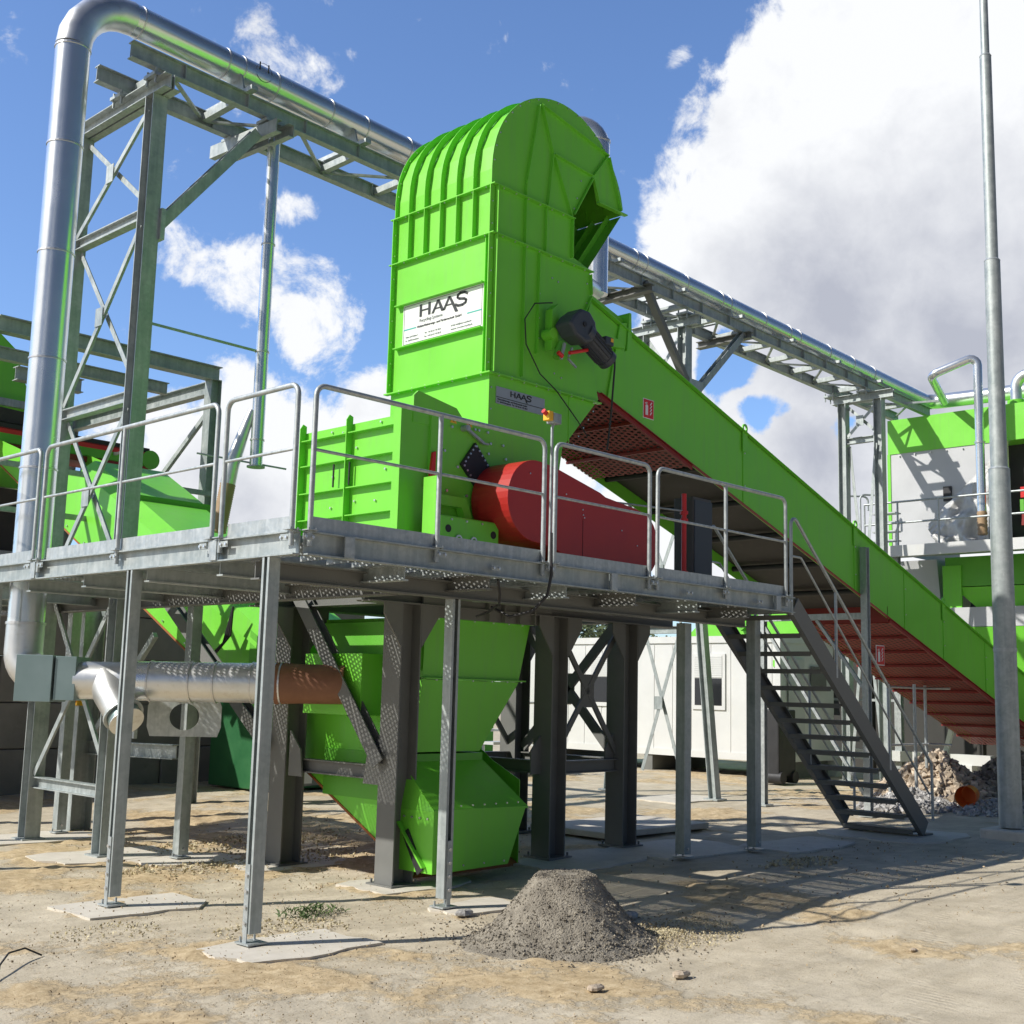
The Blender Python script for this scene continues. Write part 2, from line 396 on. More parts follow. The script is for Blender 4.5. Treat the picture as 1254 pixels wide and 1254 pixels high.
# edge channels, open side inwards
chan((5.79,7.8,3.115),(9.6,7.8,3.115),1); chan((9.612,7.8,3.115),(12.7,7.8,3.115),1); chan((12.712,7.8,3.115),(13.1,7.8,3.115),1)
chan((5.735,17.2,3.115),(5.735,12.3,3.115),1); chan((5.735,12.288,3.115),(5.735,8.97,3.115),1); chan((5.735,8.958,3.115),(5.735,7.84,3.115),1)
chan((13.1,9.2,3.115),(7.95,9.2,3.115),1); chan((7.95,9.25,3.115),(7.95,17.2,3.115),1); chan((13.14,7.85,3.115),(13.14,9.15,3.115),1)
# bolted splice plates on the edge beams
for x in (6.2,9.606,12.706): MB().box((x-.05,7.752,3.03),(x+.05,7.764,3.2)).build('splice_plate',GALV,plat)
for x in (5.79,7.22,8.63,10.27,11.6,12.95,7.9,10.9,12.3):
    mb=MB(); z=3.16 if x not in (7.9,10.9,12.3) else 3.10; mb.box((x-.055,7.757,z-.025),(x+.055,7.763,z+.025))
    for q in (-.035,.035): mb.bolt((x+q,7.757,z),(0,-1,0),.013,.014)
    mb.build('bolted_tab',GALV2,plat)
for y in (8.95,12.3): MB().box((5.685,y-.05,3.03),(5.699,y+.05,3.2)).build('splice_plate',GALV,plat)
for y in (7.95,8.80,9.12,10.65,12.15,12.45):
    mb=MB(); mb.box((5.692,y-.055,3.135),(5.698,y+.055,3.185))
    for q in (-.035,.035): mb.bolt((5.692,y+q,3.16),(-1,0,0),.013,.014)
    mb.build('bolted_tab',GALV2,plat)
# joists underneath
for i,x in enumerate((6.9,7.93,9.0,10.1,11.2,12.2)):
    MB().ibeam((x,7.87,2.98),(x,9.13,2.98),.09,.14).build('joist',GREY if i%2 else GALV2,plat)
for y in (9.0,10.2,11.4,12.6,14.2,15.4,16.6):
    MB().ibeam((5.8,y,2.98),(7.88,y,2.98),.09,.14).build('joist',GALV2,plat)
MB().ibeam((5.76,8.42,2.93),(13.0,8.42,2.93),.12,.16).build('main_beam',GREY,plat)
MB().ibeam((7.4,8.6,2.93),(7.4,16.9,2.93),.12,.16).build('main_beam',GREY,plat)
# plank floor, punched planks seen from below
mb=MB()
x=5.83
while x<12.95:
    w=.29; yl=9.12
    mb.box((x,7.86,FZ-.03),(x+w,yl,FZ-.026)); 
    mb.m=0; x+=w+.012
mb.build('grating_floor',GRAT,plat)
mb=MB(); y=9.22
while y<16.9:
    if y+.29<13.15 or y>14.05: mb.box((5.80,y,FZ-.03),(7.86,y+.29,FZ-.026))
    else: mb.box((6.72,y,FZ-.03),(7.0,y+.29,FZ-.026))
    y+=.302
mb.build('grating_floor',GRAT,plat)
mb=MB(); x=5.83
while x<12.95:
    mb=MB(); mb.box((x,7.86,FZ-.085),(x+.004,9.12,FZ-.031)); mb.box((x+.004,7.86,FZ-.0849),(x+.286,7.864,FZ-.032)); mb.box((x+.286,7.86,FZ-.085),(x+.29,9.12,FZ-.031)); mb.build('plank_web',GALV,plat); x+=.302
y=9.22
while y<16.9:
    if y+.29<13.15 or y>14.05: MB().box((5.80,y,FZ-.085),(7.86,y+.004,FZ-.031)).build('plank_web',GALV,plat)
    y+=.302
# toe boards
def toe(p0,p1,fl): MB().bar(p0,p1,.006,.12).build('toe_board',GALV,plat)
toe((5.86,7.815,3.275),(8.56,7.815,3.275),1); toe((8.70,7.815,3.275),(10.22,7.815,3.275),1); toe((10.36,7.815,3.275),(12.95,7.815,3.275),1)
toe((5.745,7.92,3.275),(5.745,8.83,3.275),1); toe((5.745,9.06,3.275),(5.745,12.13,3.275),1); toe((5.745,12.36,3.275),(5.745,16.9,3.275),1)
# posts
def post(x,y,kind='c',top=3.02,face=(0,1,0)):
    g=G(x,y); mb=MB()
    if kind=='c':
        f=Vector(face); r=f.cross(Vector((0,0,1)))
        # C channel with lips, vertical
        w,h,t=.10,.11,.006
        pr=[(-w/2,-h/2),(-w/2,h/2),(w/2,h/2),(w/2,-h/2),(w/2-.03,-h/2),(w/2-.03,-h/2+t),(w/2-t,-h/2+t),(w/2-t,h/2-t),(-w/2+t,h/2-t),(-w/2+t,-h/2+t),(-w/2+.03,-h/2+t),(-w/2+.03,-h/2)]
        mb.sweep(pr,(x,y,g+.10),(x,y,top),up=face)
    else:
        mb.bar((x,y,g+.06),(x,y,top),.13,.13,up=(0,1,0))
    p=mb.build('post',GALV2,plat,.004)
    b=MB(); f=Vector(face)
    b.box((x-.09,y-.09,g+.022),(x+.09,y+.09,g+.036))
    c=Vector((x,y,0))-f*.061
    if kind=='c': b.bar((c.x,c.y,g+.03),(c.x,c.y,g+.62),.05,.008,up=face)
    for z in ((.18,.3,.42,.54) if kind=='c' else (.12,)): b.bolt((c.x,c.y,g+z),-f,.016,.02)
    for sx in (-.065,.065): b.cyl((x+sx,y+.05,g+.03),(x+sx,y+.05,g+.075),.01,8)
    b.build('base_plate',GALV,p)
post(5.76,8.2,'c',3.02,(1,0,0)); post(5.76,10.35,'c',3.02,(1,0,0)); post(5.76,13.3,'c',3.02,(1,0,0)); post(5.76,15.9,'c',3.02,(1,0,0))
post(8.03,8.45,'c',2.85,(0,1,0)); post(12.0,8.62,'sq',2.85); post(13.62-.3,8.5,'sq',3.02); post(7.85,12.65,'sq',2.9); post(7.85,15.6,'sq',2.9)

# railing panels
def railing(p0,p1,label,mids=(),z=FZ,h=1.19,mid=.66):
    p0=Vector(p0);p1=Vector(p1); d=(p1-p0).normalized(); t=thing('railing_panel',label,'railing',(p0.x,p0.y,z-.15),'railing panels round the platform edge')
    z0=z-.12
    path=bentpath([(p0.x,p0.y,z0),(p0.x,p0.y,z+h),(p1.x,p1.y,z+h),(p1.x,p1.y,z0)],.09,5)
    MB().tube(path,.0225,12).build('top_rail',GALV,t)
    MB().tube([(p0.x,p0.y,z+mid),(p1.x,p1.y,z+mid)],.014,8).build('mid_rail',GALV,t)
    for m in mids:
        q=p0.lerp(p1,m); MB().tube([(q.x,q.y,z0),(q.x,q.y,z+h)],.0225,10).build('post',GALV,t)
    mb=MB()
    for q in [p0,p1]+[p0.lerp(p1,m) for m in mids]:
        mb.box((q.x-.05,q.y-.05,z-.008+.012),(q.x+.05,q.y+.05,z+.012))
        for s1 in (-.035,.035): mb.cyl((q.x+s1,q.y-.035,z),(q.x+s1,q.y-.035,z+.025),.009,6)
    mb.build('base_flange',GALV,t)
    return t
railing((5.82,7.79,0),(8.56,7.79,0),'railing panel at the platform corner in front of the green ribbed housing',(.5,))
railing((8.72,7.79,0),(10.22,7.79,0),'short railing panel without a middle post in front of the red belt guard')
railing((10.36,7.79,0),(12.93,7.79,0),'railing panel in front of the dark cabinet with the red pipe',(.5,))
railing((5.71,7.88,0),(5.71,8.88,0),'short railing panel on the left side next to the platform corner')
railing((5.71,9.02,0),(5.71,12.22,0),'long railing panel in front of the big vertical duct and lattice tower',(.5,))
railing((5.71,12.36,0),(5.71,15.2,0),'railing panel cut by the left edge of the photo',(.5,))

# stairs
st=thing('staircase','open grey steel staircase down from the right end of the platform','stairs',(15,8.4,G(15,8.4)))
T0=Vector((13.2,7.86,3.1)); T1=Vector((16.62,7.86,.12))
dv=(T1-T0)
for y,f in ((7.86,1),(9.0,-1)):
    mb=MB(); a=Vector((T0.x,y,T0.z+.02)); b=Vector((T1.x,y,T1.z+.12))
    mb.cbeam(a,b,.07,.24,t=.012,flip=-f)
    mb.box((b.x-.06,y-.06,G(16,8)+.0),(b.x+.16,y+.06,G(16,8)+.05))
    mb.build('stringer',GREY,st)
nt_=14
for i in range(nt_):
    t=(i+.5)/nt_; c=T0+dv*t
    mb=MB(); mb.box((c.x-.13,7.9,c.z-.02),(c.x+.13,8.96,c.z+.012)); mb.box((c.x-.135,7.9,c.z-.045),(c.x-.125,8.96,c.z+.014)); mb.build('tread',GREY,st)
for y,nm in ((7.83,0),(9.03,0)):
    top=[(13.12,y,3.0),(13.12,y,4.28),(16.85,y,1.12),(16.85,y,.35)]
    MB().tube(bentpath(top,.08,4),.021,10).build('handrail',GALV,st)
    MB().tube(bentpath([(13.12,y,3.72),(13.35,y,3.72),(16.75,y,.72),(16.85,y,.72)],.05,3),.014,8).build('mid_rail',GALV,st)
    for x in (14.2,15.6):
        z=4.28-(x-13.12)*.847
        MB().tube([(x,y,z-1.1),(x,y,z)],.019,10).build('rail_post',GALV,st)

# ------------------------------------------------------------------ grey support frame
fr=thing('machine_frame','dark grey steel frame of heavy columns and braces carrying the green machine','steel frame',(10.4,10.7,0))
def hcol(x,y,z1=2.88,w=.28,flat=True):
    g=G(x,y); mb=MB(); mb.ibeam((x,y,g+.02),(x,y,z1),w,w,up=(1,0,0),tf=.018,tw=.014)
    c=mb.build('column',GREY,fr); b=MB().box((x-.2,y-.2,g+.0),(x+.2,y+.2,g+.03))
    for sx in (-.16,.16):
        for sy in (-.16,.16): b.cyl((x+sx,y+sy,g+.03),(x+sx,y+sy,g+.07),.014,6)
    b.build('base_plate',GREY,c)
cols=[(8.56,9.76),(10.92,9.76),(12.32,9.8),(8.56,11.66),(10.92,11.66),(12.32,11.66)]
for c in cols: hcol(*c)
def fbeam(p0,p1,w=.16,h=.22,nm='beam'): MB().ibeam(p0,p1,w,h).build(nm,GREY,fr)
for y in (9.74,11.66): fbeam((8.0,y,3.0),(13.3,y,3.0),.26,.25)
for x in (8.56,10.92,12.32): fbeam((x,9.9,3.0),(x,12.1 if x<9 else 11.5,3.0),.24,.22)
fbeam((8.56,11.51,1.12),(8.56,9.91,1.12),.12,.15);
fbeam((11.07,9.76,1.12),(12.17,9.8,1.12),.12,.15); fbeam((11.07,11.66,1.12),(12.17,11.66,1.12),.12,.15)
fbeam((12.32,9.95,1.12),(12.32,11.5,1.12),.12,.15); fbeam((10.92,9.91,1.12),(10.92,11.5,1.12),.12,.15)
# stiffener plates of the deep beam over the hopper
mb=MB(); 
mb.box((8.75,9.66,2.76),(10.8,9.68,3.12))
for x in (9.2,9.7,9.95,10.2,10.45): mb.box((x-.008,9.6,2.76),(x+.008,9.66,3.12))
mb.box((8.75,9.6,3.1),(10.8,9.66,3.125)); mb.build('stiffened_beam',GREY,fr)
def fbrace(p0,p1,w=.11,nm='brace'): MB().ibeam(p0,p1,.15,.15,up=(1,.2,0),tf=.016,tw=.012).build(nm,GREY,fr)
fbrace((8.42,11.38,3.02),(8.42,9.84,1.22)); fbrace((8.42,14.2,3.05),(8.42,11.82,1.3))
# X braces with centre gussets
def xbr(a,b,z0,z1,w,dep):
    a=Vector(a);b=Vector(b); c=(a+b)/2; nrm=(b-a).cross(Vector((0,0,1))).normalized()
    for s_ in (0,1):
        p,q=(a,b) if s_ else (b,a)
        m0=Vector((p.x,p.y,z0)); m1=Vector((q.x,q.y,z1)); MB().bar(m0,m1,w,.012 if not dep else dep,up=nrm).build('brace',GREY,fr)
    C=Vector((c.x,c.y,(z0+z1)/2)); u=(b-a).normalized()*.12; k=.2
    MB().prism([C-nrm*.01+u+V(0,0,k),C-nrm*.01+u-V(0,0,k),C-nrm*.01-u-V(0,0,k),C-nrm*.01-u+V(0,0,k)],nrm*.02).build('gusset',GREY,fr)
xbr((11.02,9.78,0),(12.22,9.8,0),1.25,2.8,.07,.03); xbr((12.32,9.95,0),(12.32,11.5,0),1.25,2.85,.12,.05); xbr((11.0,11.66,0),(12.25,11.66,0),1.25,2.8,.07,.03)
# haunch gussets at column heads and feet of the braces
for (x,y) in cols:
    for sx in (-1,1):
        mb=MB(); z=2.88; x0=x+sx*.14
        mb.prism([(x0,y-.145,z),(x0+sx*.24,y-.145,z),(x0+sx*.24,y-.145,z-.12),(x0,y-.145,z-.46)],(0,.02,0)); mb.build('gusset',GREY,fr)
    for sx in (-1,1):
        if y>11 : continue
        mb=MB(); z=1.2; x0=x+sx*.14
        if x>10: mb.prism([(x0,y+.02,z-.15),(x0+sx*.16,y+.02,z-.15),(x0+sx*.16,y+.02,z+.12),(x0,y+.02,z+.3)],(0,.02,0)); mb.build('gusset',GREY,fr)
for y in (9.93,11.49,11.83):
    d=1 if y<11 or y>11.7 else -1
    MB().prism([(8.45,y,1.0),(8.45,y+d*.25,1.0),(8.45,y+d*.2,1.3),(8.45,y,1.5)],(.02,0,0)).build('gusset',GREY,fr)

# ------------------------------------------------------------------ chute tower
X0,X1,Y0,Y1=9.53,11.42,9.55,11.25
tw=thing('chute_tower','tall green sheet steel chute with round ribbed top, standing on the machine','chute tower',(10.4,10.4,3.9))
CX,CZ,CR=10.70,8.02,1.17
def arcz(a): return (CX+CR*math.cos(R_(a)),CZ+CR*math.sin(R_(a)))
out=[(X0,3.9),(X0,7.2),(X0,CZ)]+[arcz(a) for a in range(170,9,-8)]+[(CX+CR+.01,8.15)]
right=[(11.38,8.15),(11.27,8.48),(10.89,7.84),(10.89,7.33),(11.25,7.25),(11.28,6.9),(11.12,6.62),(11.46,5.62),(10.80,4.9),(10.70,4.3),(10.70,3.9)]
T=.008
MB().prism([(x,Y0,z) for x,z in out+right],(0,T,0)).build('side_plate',GREEN,tw)
MB().prism([(x,Y1-T,z) for x,z in out+[(11.25,7.25),(11.28,6.9),(11.12,6.62),(11.46,5.62),(10.80,4.9),(10.70,3.9)]],(0,T,0)).build('side_plate',GREEN,tw)
# left wall
MB().box((X0+.0,Y0+T,3.9),(X0+T,Y1-T,CZ)).build('front_panel',GREEN,tw)
# curved roof in flat facets
mb=MB(); A=[(X0,CZ)]+[arcz(a) for a in range(165,9,-15)]+[(CX+CR,8.15)]
for (a,b) in zip(A[:-1],A[1:]):
    mb.add([(a[0],Y0+T,a[1]),(b[0],Y0+T,b[1]),(b[0],Y1-T,b[1]),(a[0],Y1-T,a[1])],[(0,3,2,1)])
mb.build('curved_roof',GREEN,tw)
# diagonal outlet wall with ribs inside, and dark inner plate
mb=MB(); a=V(CX+CR,0,8.14);b=V(11.23,0,7.26)
n_=Vector((-(b.z-a.z),0,(b.x-a.x))).normalized(); n_=n_ if n_.x<0 else -n_
mb.add([(a.x,Y0+T,a.z),(b.x,Y0+T,b.z),(b.x,Y1-T,b.z),(a.x,Y1-T,a.z)],[(0,1,2,3)])
mb.build('outlet_wall',GREEN,tw)
for y in (9.75,10.0,10.3,10.6,10.9):
    p0=V(a.x,y,a.z)+n_*.002;p1=V(b.x,y,b.z)+n_*.002; MB().bar(p0+n_*.035,p1+n_*.035,.012,.07,up=n_).build('rib',GREEN,tw)
MB().box((10.6,Y0+.02,7.3),(10.62,Y1-.02,8.9)).build('inner_plate',GREEN_D,tw)
MB().box((11.24,Y0+T,6.9),(11.25,Y1-T,7.24)).build('outlet_lip',GREEN,tw)
# flanges
def flange(z,x1,t=.012,w=.065,y1=Y1):
    mb=MB(); mb.box((X0-w,Y0-w,z-t),(X0,y1+w,z+t)); mb.box((X0,Y0-w,z-t),(x1,Y0,z+t))
    k=Y0+.1
    while k<Y1: mb.bolt((X0-.035,k,z+t),(0,0,1),.011,.012); mb.bolt((X0-.035,k,z-t),(0,0,-1),.011,.012); k+=.235
    k=X0+.12
    while k<x1: mb.bolt((k,Y0-.035,z+t),(0,0,1),.011,.012);mb.bolt((k,Y0-.035,z-t),(0,0,-1),.011,.012); k+=.21
    mb.build('flange',GREEN,tw)
flange(7.80,10.9,.006); flange(7.21,11.27,.006); flange(5.56,11.45,.008)
MB().box((11.37,Y0-.06,8.15),(CX+CR+.06,Y0,8.165)).build('flange',GREEN,tw)
for z in (6.65,6.11): MB().box((X0-.075,Y0+.10,z-.006),(X0,Y1-.08,z+.006)).build('rib',GREEN,tw)
# corner flanges (vertical, bolted)
for y,w in ((Y0-.004,.075),(Y1+.004,.07)):
    for z0,z1 in ((5.575,7.20),(7.222,7.79)):
        mb=MB(); mb.box((X0-w,y-.006,z0),(X0,y+.006,z1))
        z=z0+.1
        while z<z1: mb.bolt((X0-.04,y-.006,z),(0,-1,0),.010,.012); z+=.27
        mb.build('corner_flange',GREEN,tw)
mb=MB(); mb.box((X0+.006,Y0-.065,5.575),(X0+.018,Y0,7.20)); mb.box((X0+.006,Y0-.065,7.222),(X0+.018,Y0,7.79)); mb.build('corner_flange',GREEN,tw)
# edge flange strips on the front panel (inner bright strip / fold)
MB().box((X0-.03,Y0+.09,5.575),(X0,Y0+.10,7.20)).build('rib',GREEN,tw)
# curved ribs
nr=7
for i in range(nr):
    y=Y0+.004+(Y1-Y0-.008)*i/(nr-1); edge=i in (0,nr-1)
    h=.075; mb=MB()
    def rp(a,hh): return (CX+(CR+hh)*math.cos(R_(a)),CZ+(CR+hh)*math.sin(R_(a)))
    az=list(range(180,12,-6))+[10]
    inn=[(X0,7.815)]+[rp(a,-.003) for a in az]; ou=[(X0-h,7.815)]+[rp(a,h if a>28 else .02) for a in az]
    if edge: inn=[(X0,7.815)]+[rp(a,-.003) for a in az]; ou=[(X0-.05,7.815)]+[rp(a,.05) for a in az]
    n=len(inn)
    vs=[(x,y-.005,z) for x,z in inn]+[(x,y-.005,z) for x,z in ou]+[(x,y+.005,z) for x,z in inn]+[(x,y+.005,z) for x,z in ou]
    fs=[]
    for k in range(n-1):
        fs+=[(k,k+n,k+1+n,k+1),(2*n+k,2*n+k+1,3*n+k+1,3*n+k),(n+k,3*n+k,3*n+k+1,n+k+1)]
    mb.add(vs,fs)
    if edge:
        for a in range(176,20,-9):
            q=rp(a,.022); mb.bolt((q[0],y-.005,q[1]),(0,-1,0),.010,.012)
    mb.build('curved_rib',GREEN,tw)
    if not edge: MB().box((X0-.07,y-.005,7.222),(X0,y+.005,7.79)).build('rib',GREEN,tw)
# stiffening ribs on the shaded side
def srib(a,b,w=.045):
    MB().bar((a[0],Y0-w/2,a[1]),(b[0],Y0-w/2,b[1]),.01,w,up=(0,1,0)).build('rib',GREEN,tw)
for a,b in [((10.24,9.05),(10.04,7.98)),((10.04,7.97),(10.04,7.81)),((10.04,7.79),(10.04,7.22)),((10.04,7.19),(10.04,5.62)),((10.28,9.08),(10.50,8.52)),((10.50,8.52),(10.44,7.95)),((10.44,7.95),(10.42,7.81)),
  ((10.40,7.79),(10.40,7.22)),((10.30,7.19),(10.28,5.95)),((10.3,9.07),(11.56,8.86)),((10.53,8.52),(11.25,8.48)),((11.56,8.86),(11.28,8.5)),((11.58,8.84),(11.83,8.19)),((10.53,8.48),(10.87,7.82)),((11.27,8.46),(10.91,7.86)),((11.27,8.45),(11.38,8.18)),
  ((10.89,7.3),(10.89,7.79)),((11.25,7.18),(11.27,6.92)),((11.27,6.9),(11.12,6.62))]: srib(a,b)
# bolts scattered on the shaded plate
mb=MB(); mb.m=0
for p in [(10.55,6.95),(10.66,6.93),(10.33,7.0),(10.33,6.7),(10.33,6.4),(10.33,6.15),(11.05,8.35),(10.98,8.1),(10.93,7.95),(11.2,7.05),(11.2,6.8),(10.75,5.75),(10.62,5.78)]:
    mb.tube([V(p[0],Y0,p[1]),V(p[0],Y0-.012,p[1])],.011,6,smooth=False)
mb.build('bolts',BOLT,tw)
# lower bolted lap joint
MB().box((10.90,Y0-.008,4.98),(10.916,Y0,5.55)).build('lap_joint',GREEN,tw)
mb=MB()
for z in (4.2,4.4,4.65,4.9,5.15,5.4): mb.bolt((X0+.03,Y0,z),(0,-1,0),.010,.012)
for z in (5.0,5.12,5.24,5.36,5.48): mb.bolt((10.98+(z-4.98)*.75,Y0,z-.03),(0,-1,0),.010,.012)
mb.build('bolts',GREEN,tw)

# --- lettering in the manufacturer's wide style, drawn as strokes
def haas(parent,o,right,up,W,mat,nm='lettering'):
    """o lower-left, W total width"""
    r=Vector(right).normalized();u=Vector(up).normalized();n=r.cross(u); k=W/6.3
    def poly(pts,name='letter'):
        mb=MB(); mb.prism([Vector(o)+r*(a*k)+u*(b*k) for a,b in pts],n*.002); return mb
    mb=MB()
    def st(pts): mb.prism([Vector(o)+r*(a*k)+u*(b*k) for a,b in pts],n*.002)
    t=.30
    st([(0,0),(t,0),(t,1.15),(0,1.15)]); st([(1.15,0),(1.15+t,0),(1.15+t,1.15),(1.15,1.15)]); st([(t,.5),(1.15,.5),(1.15,.64),(t,.64)])
    for x,long in ((1.6,0),(3.05,1)):
        st([(x,0),(x+.30,0),(x+.98,1.12),(x+.72,1.15)])
        if long: st([(x+.72,1.15),(x+1.0,1.15),(x+2.05,-.45),(x+1.65,-.45)])
        else: st([(x+.72,1.15),(x+1.0,1.15),(x+1.66,0),(x+1.28,0)])
        st([(x+.42,.32),(x+1.2,.32),(x+1.14,.44),(x+.48,.44)])
    cx=5.45; pts=[]
    S=[(1.35,.95),(1.0,1.14),(.45,1.17),(.12,1.02),(.08,.82),(.35,.66),(.95,.55),(1.22,.40),(1.15,.18),(.75,.04),(.2,.05),(-.15,.22)]
    S=[(a+4.85,b) for a,b in S]
    for (a,b),(c,d) in zip(S[:-1],S[1:]):
        dx,dy=c-a,d-b; L=math.hypot(dx,dy); nx_,ny_=-dy/L*.115,dx/L*.115; e=.04
        dx,dy=dx/L*e,dy/L*e
        st([(a-nx_-dx,b-ny_-dy),(c-nx_+dx,d-ny_+dy),(c+nx_+dx,d+ny_+dy),(a+nx_-dx,b+ny_-dy)])
    return mb.build(nm,mat,parent)
# big sign on the sunlit wall (read from -X: right = -Y)
xs_=X0-.012
sg=MB().box((xs_,9.67,6.13),(X0,11.06,6.645)).build('sign_board',SIGNW,tw,label='white HAAS company sign with black and teal lettering')
xf=xs_-.003; RT=(0,-1,0);UP=(0,0,1)
mb=MB()
for y0,y1,z0,z1 in ((9.69,11.04,6.145,6.149),(9.69,11.04,6.626,6.63),(9.69,9.694,6.15,6.625),(11.036,11.04,6.15,6.625)): mb.box((xf,y0,z0),(xs_,y1,z1))
mb.build('border',INK,sg)
haas(sg,(xf,10.76,6.45),RT,UP,.84,INK)
TXT('Recycling-Systeme','lettering',INKG,sg,(xf,10.76,6.385),RT,UP,.055)
TXT('Holzzerkleinerungs- und Fördertechnik GmbH','lettering',INK,sg,(xf,10.80,6.32),RT,UP,.041)
MB().box((xf,10.82,6.325),(xs_,11.036,6.34)).build('stripe',TEAL,sg); MB().box((xf,9.694,6.325),(xs_,9.93,6.34)).build('stripe',TEAL,sg)
for (y,z,t_) in ((11.0,6.225,'Höhe und Halden 1'),(11.0,6.18,'D - 56472 Dreisbach'),(10.66,6.225,'Tel.  +49 26 61 / 95 28-0'),(10.66,6.18,'Fax  +49 26 61 / 95 28-25'),(10.2,6.225,'E-Mail: info@haas-recycling.de'),(10.2,6.18,'Internet: www.haas-recycling.de')):
    TXT(t_,'lettering',INKG,sg,(xf,y,z),RT,UP,.028)
# small silver sign on the shaded wall (right=+X, up)
yf=Y0-.010
sg2=MB().box((9.64,yf,5.23),(10.46,Y0,5.43)).build('sign_board',SIGNG,tw,label='small silver HAAS plate with black lettering')
yf-=.003; RT=(1,0,0)
haas(sg2,(9.87,yf,5.345),RT,UP,.36,INK)
MB().box((9.64,yf,5.305),(10.46,yf+.003,5.312)).build('stripe',INK,sg2)
for (x,z,t_) in ((9.66,5.275,'Holzzerkleinerungs- und Fördertechnik GmbH'),(9.66,5.245,'D - 56472 Dreisbach   Tel. +49 26 61 / 95 28-0')): TXT(t_,'lettering',INK,sg2,(x,yf+.001,z),RT,UP,.026)

# ------------------------------------------------------------------ mill housing
ml=thing('shredder_housing','low green ribbed machine housing on the platform beneath the tall chute','shredder',(9.2,10.4,FZ))
BX=8.40
MB().box((BX,9.68,3.12),(9.52,11.45,4.90)).build('housing_box',GREEN,ml)
for i,z in enumerate((4.79,4.49,4.17,3.86,3.55)):
    MB().box((BX-.075,9.70,z-.006),(BX,11.43,z+.006)).build('rib',GREEN,ml)
mb=MB()
for y in (10.55,11.40):
    mb=MB(); mb.prism([(BX-.09,y-.006,3.15),(BX,y-.006,3.15),(BX,y-.006,4.98),(BX-.05,y-.006,5.0),(BX-.09,y-.006,4.94)],(0,.012,0)); mb.build('upright_rib',GREEN,ml)
MB().box((BX-.13,9.60,3.12),(BX,9.70,4.93)).build('corner_post',GREEN,ml)
mb=MB()
for y in (10.5,10.78): mb.cyl((BX-.06,y,4.2),(BX-.06,y,4.46),.011,8)
mb.build('gas_strut',DARK,ml)
mb=MB()
for (y,z) in ((10.05,4.86),(10.9,4.85),(10.7,4.82),(9.95,4.33),(10.85,4.33),(10.45,4.62),(10.1,4.0),(10.87,3.98),(10.45,4.02)): mb.cyl((BX,y,z),(BX-.02,y,z),.013,6)
mb.build('bolts',BOLT,ml)
# front plates
MB().prism([(BX-.14,9.57,3.12),(BX-.14,9.57,4.935),(8.75,9.57,4.975),(8.75,9.57,3.12)],(0,.028,0)).build('hinge_plate',GREEN,ml)
MB().prism([(8.42,9.56,4.80),(8.42,9.56,5.09),(8.48,9.56,5.15),(9.05,9.56,5.06),(9.13,9.56,4.98),(9.17,9.56,4.80)],(0,.03,0)).build('cover_flap',GREEN,ml)
MB().box((8.66,9.535,3.12),(10.6,9.6,4.94)).build('bearing_plate',GREEN,ml)
MB().prism([(9.30,9.5,4.71),(9.55,9.5,4.45),(9.38,9.5,4.16),(9.09,9.5,4.44)],(0,.034,0)).build('diamond_cover',DARK,ml)
MB().prism([(9.3,9.5,4.18),(9.37,9.5,4.0),(9.47,9.5,4.18)],(0,.034,0)).build('diamond_tip',DARK,ml)
mb=MB(); 
for t in range(5):
    for (a,b) in (((9.30,4.68),(9.52,4.45)),((9.30,4.68),(9.12,4.44)),((9.12,4.44),(9.36,4.2))):
        k=t/5+.05; mb.cyl((a[0]+(b[0]-a[0])*k,9.5,a[1]+(b[1]-a[1])*k),(a[0]+(b[0]-a[0])*k,9.488,a[1]+(b[1]-a[1])*k),.012,6)
for (x,z) in ((8.95,4.83),(9.3,4.86),(9.36,4.86),(9.5,4.86),(9.55,4.74),(9.75,4.75),(8.85,4.55),(9.05,4.4),(9.52,4.62),(9.8,4.6),(8.9,4.12),(9.2,4.1),(9.35,4.05),(8.8,4.3),(9.12,4.83)): mb.cyl((x,9.535,z),(x,9.51,z),.016,6)
mb.build('bolts',BOLT,ml)
MB().prism([(8.66,9.42,4.05),(9.1,9.42,4.05),(9.27,9.42,3.70),(9.18,9.42,3.66),(9.04,9.42,3.94),(8.66,9.42,3.94)],(0,.1,0)).build('bracket',GREEN,ml)
bp=MB(); bp.box((8.55,9.22,3.2),(9.42,9.34,3.80)); p_=bp.build('bearing_bracket',GREEN,ml,.02)
MB().box((8.50,9.25,3.2),(8.545,9.45,4.2)).build('guide_plate',GREEN,ml)
mb=MB()
for x in (8.80,9.02): mb.ring((x,9.21,3.56),(0,-1,0),.028,.03,.018,16)
for x in (8.7,8.92,9.15): mb.cyl((x,9.22,3.76),(x,9.205,3.76),.012,6)
mb.build('bearing_ring',BOLT,p_)
mb=MB()
for x in (8.66,9.33): mb.cyl((x,9.222,3.66),(x,9.217,3.66),.042,16)
mb.build('hole',DARK,p_)
MB().prism([(8.62,9.50,4.14),(8.67,9.50,4.50),(8.71,9.50,4.52),(8.71,9.50,4.12)],(0,.03,0)).build('red_handle',REDB,ml)
mb=MB(); mb.bar((9.12,9.5,4.86),(9.42,9.5,4.72),.03,.03); mb.bar((9.42,9.5,4.72),(9.5,9.5,4.72),.02,.02); mb.cyl((9.12,9.53,4.84),(9.12,9.44,4.84),.035,10); mb.build('latch',GALV,ml)
# warning triangles
for x in (8.98,9.22):
    w=MB().prism([(x-.05,9.53,4.88),(x+.05,9.53,4.88),(x,9.53,4.97)],(0,.006,0)).build('warning_label',YEL,ml)
    MB().box((x-.006,9.526,4.895),(x+.006,9.5295,4.94)).build('mark',INK,w)

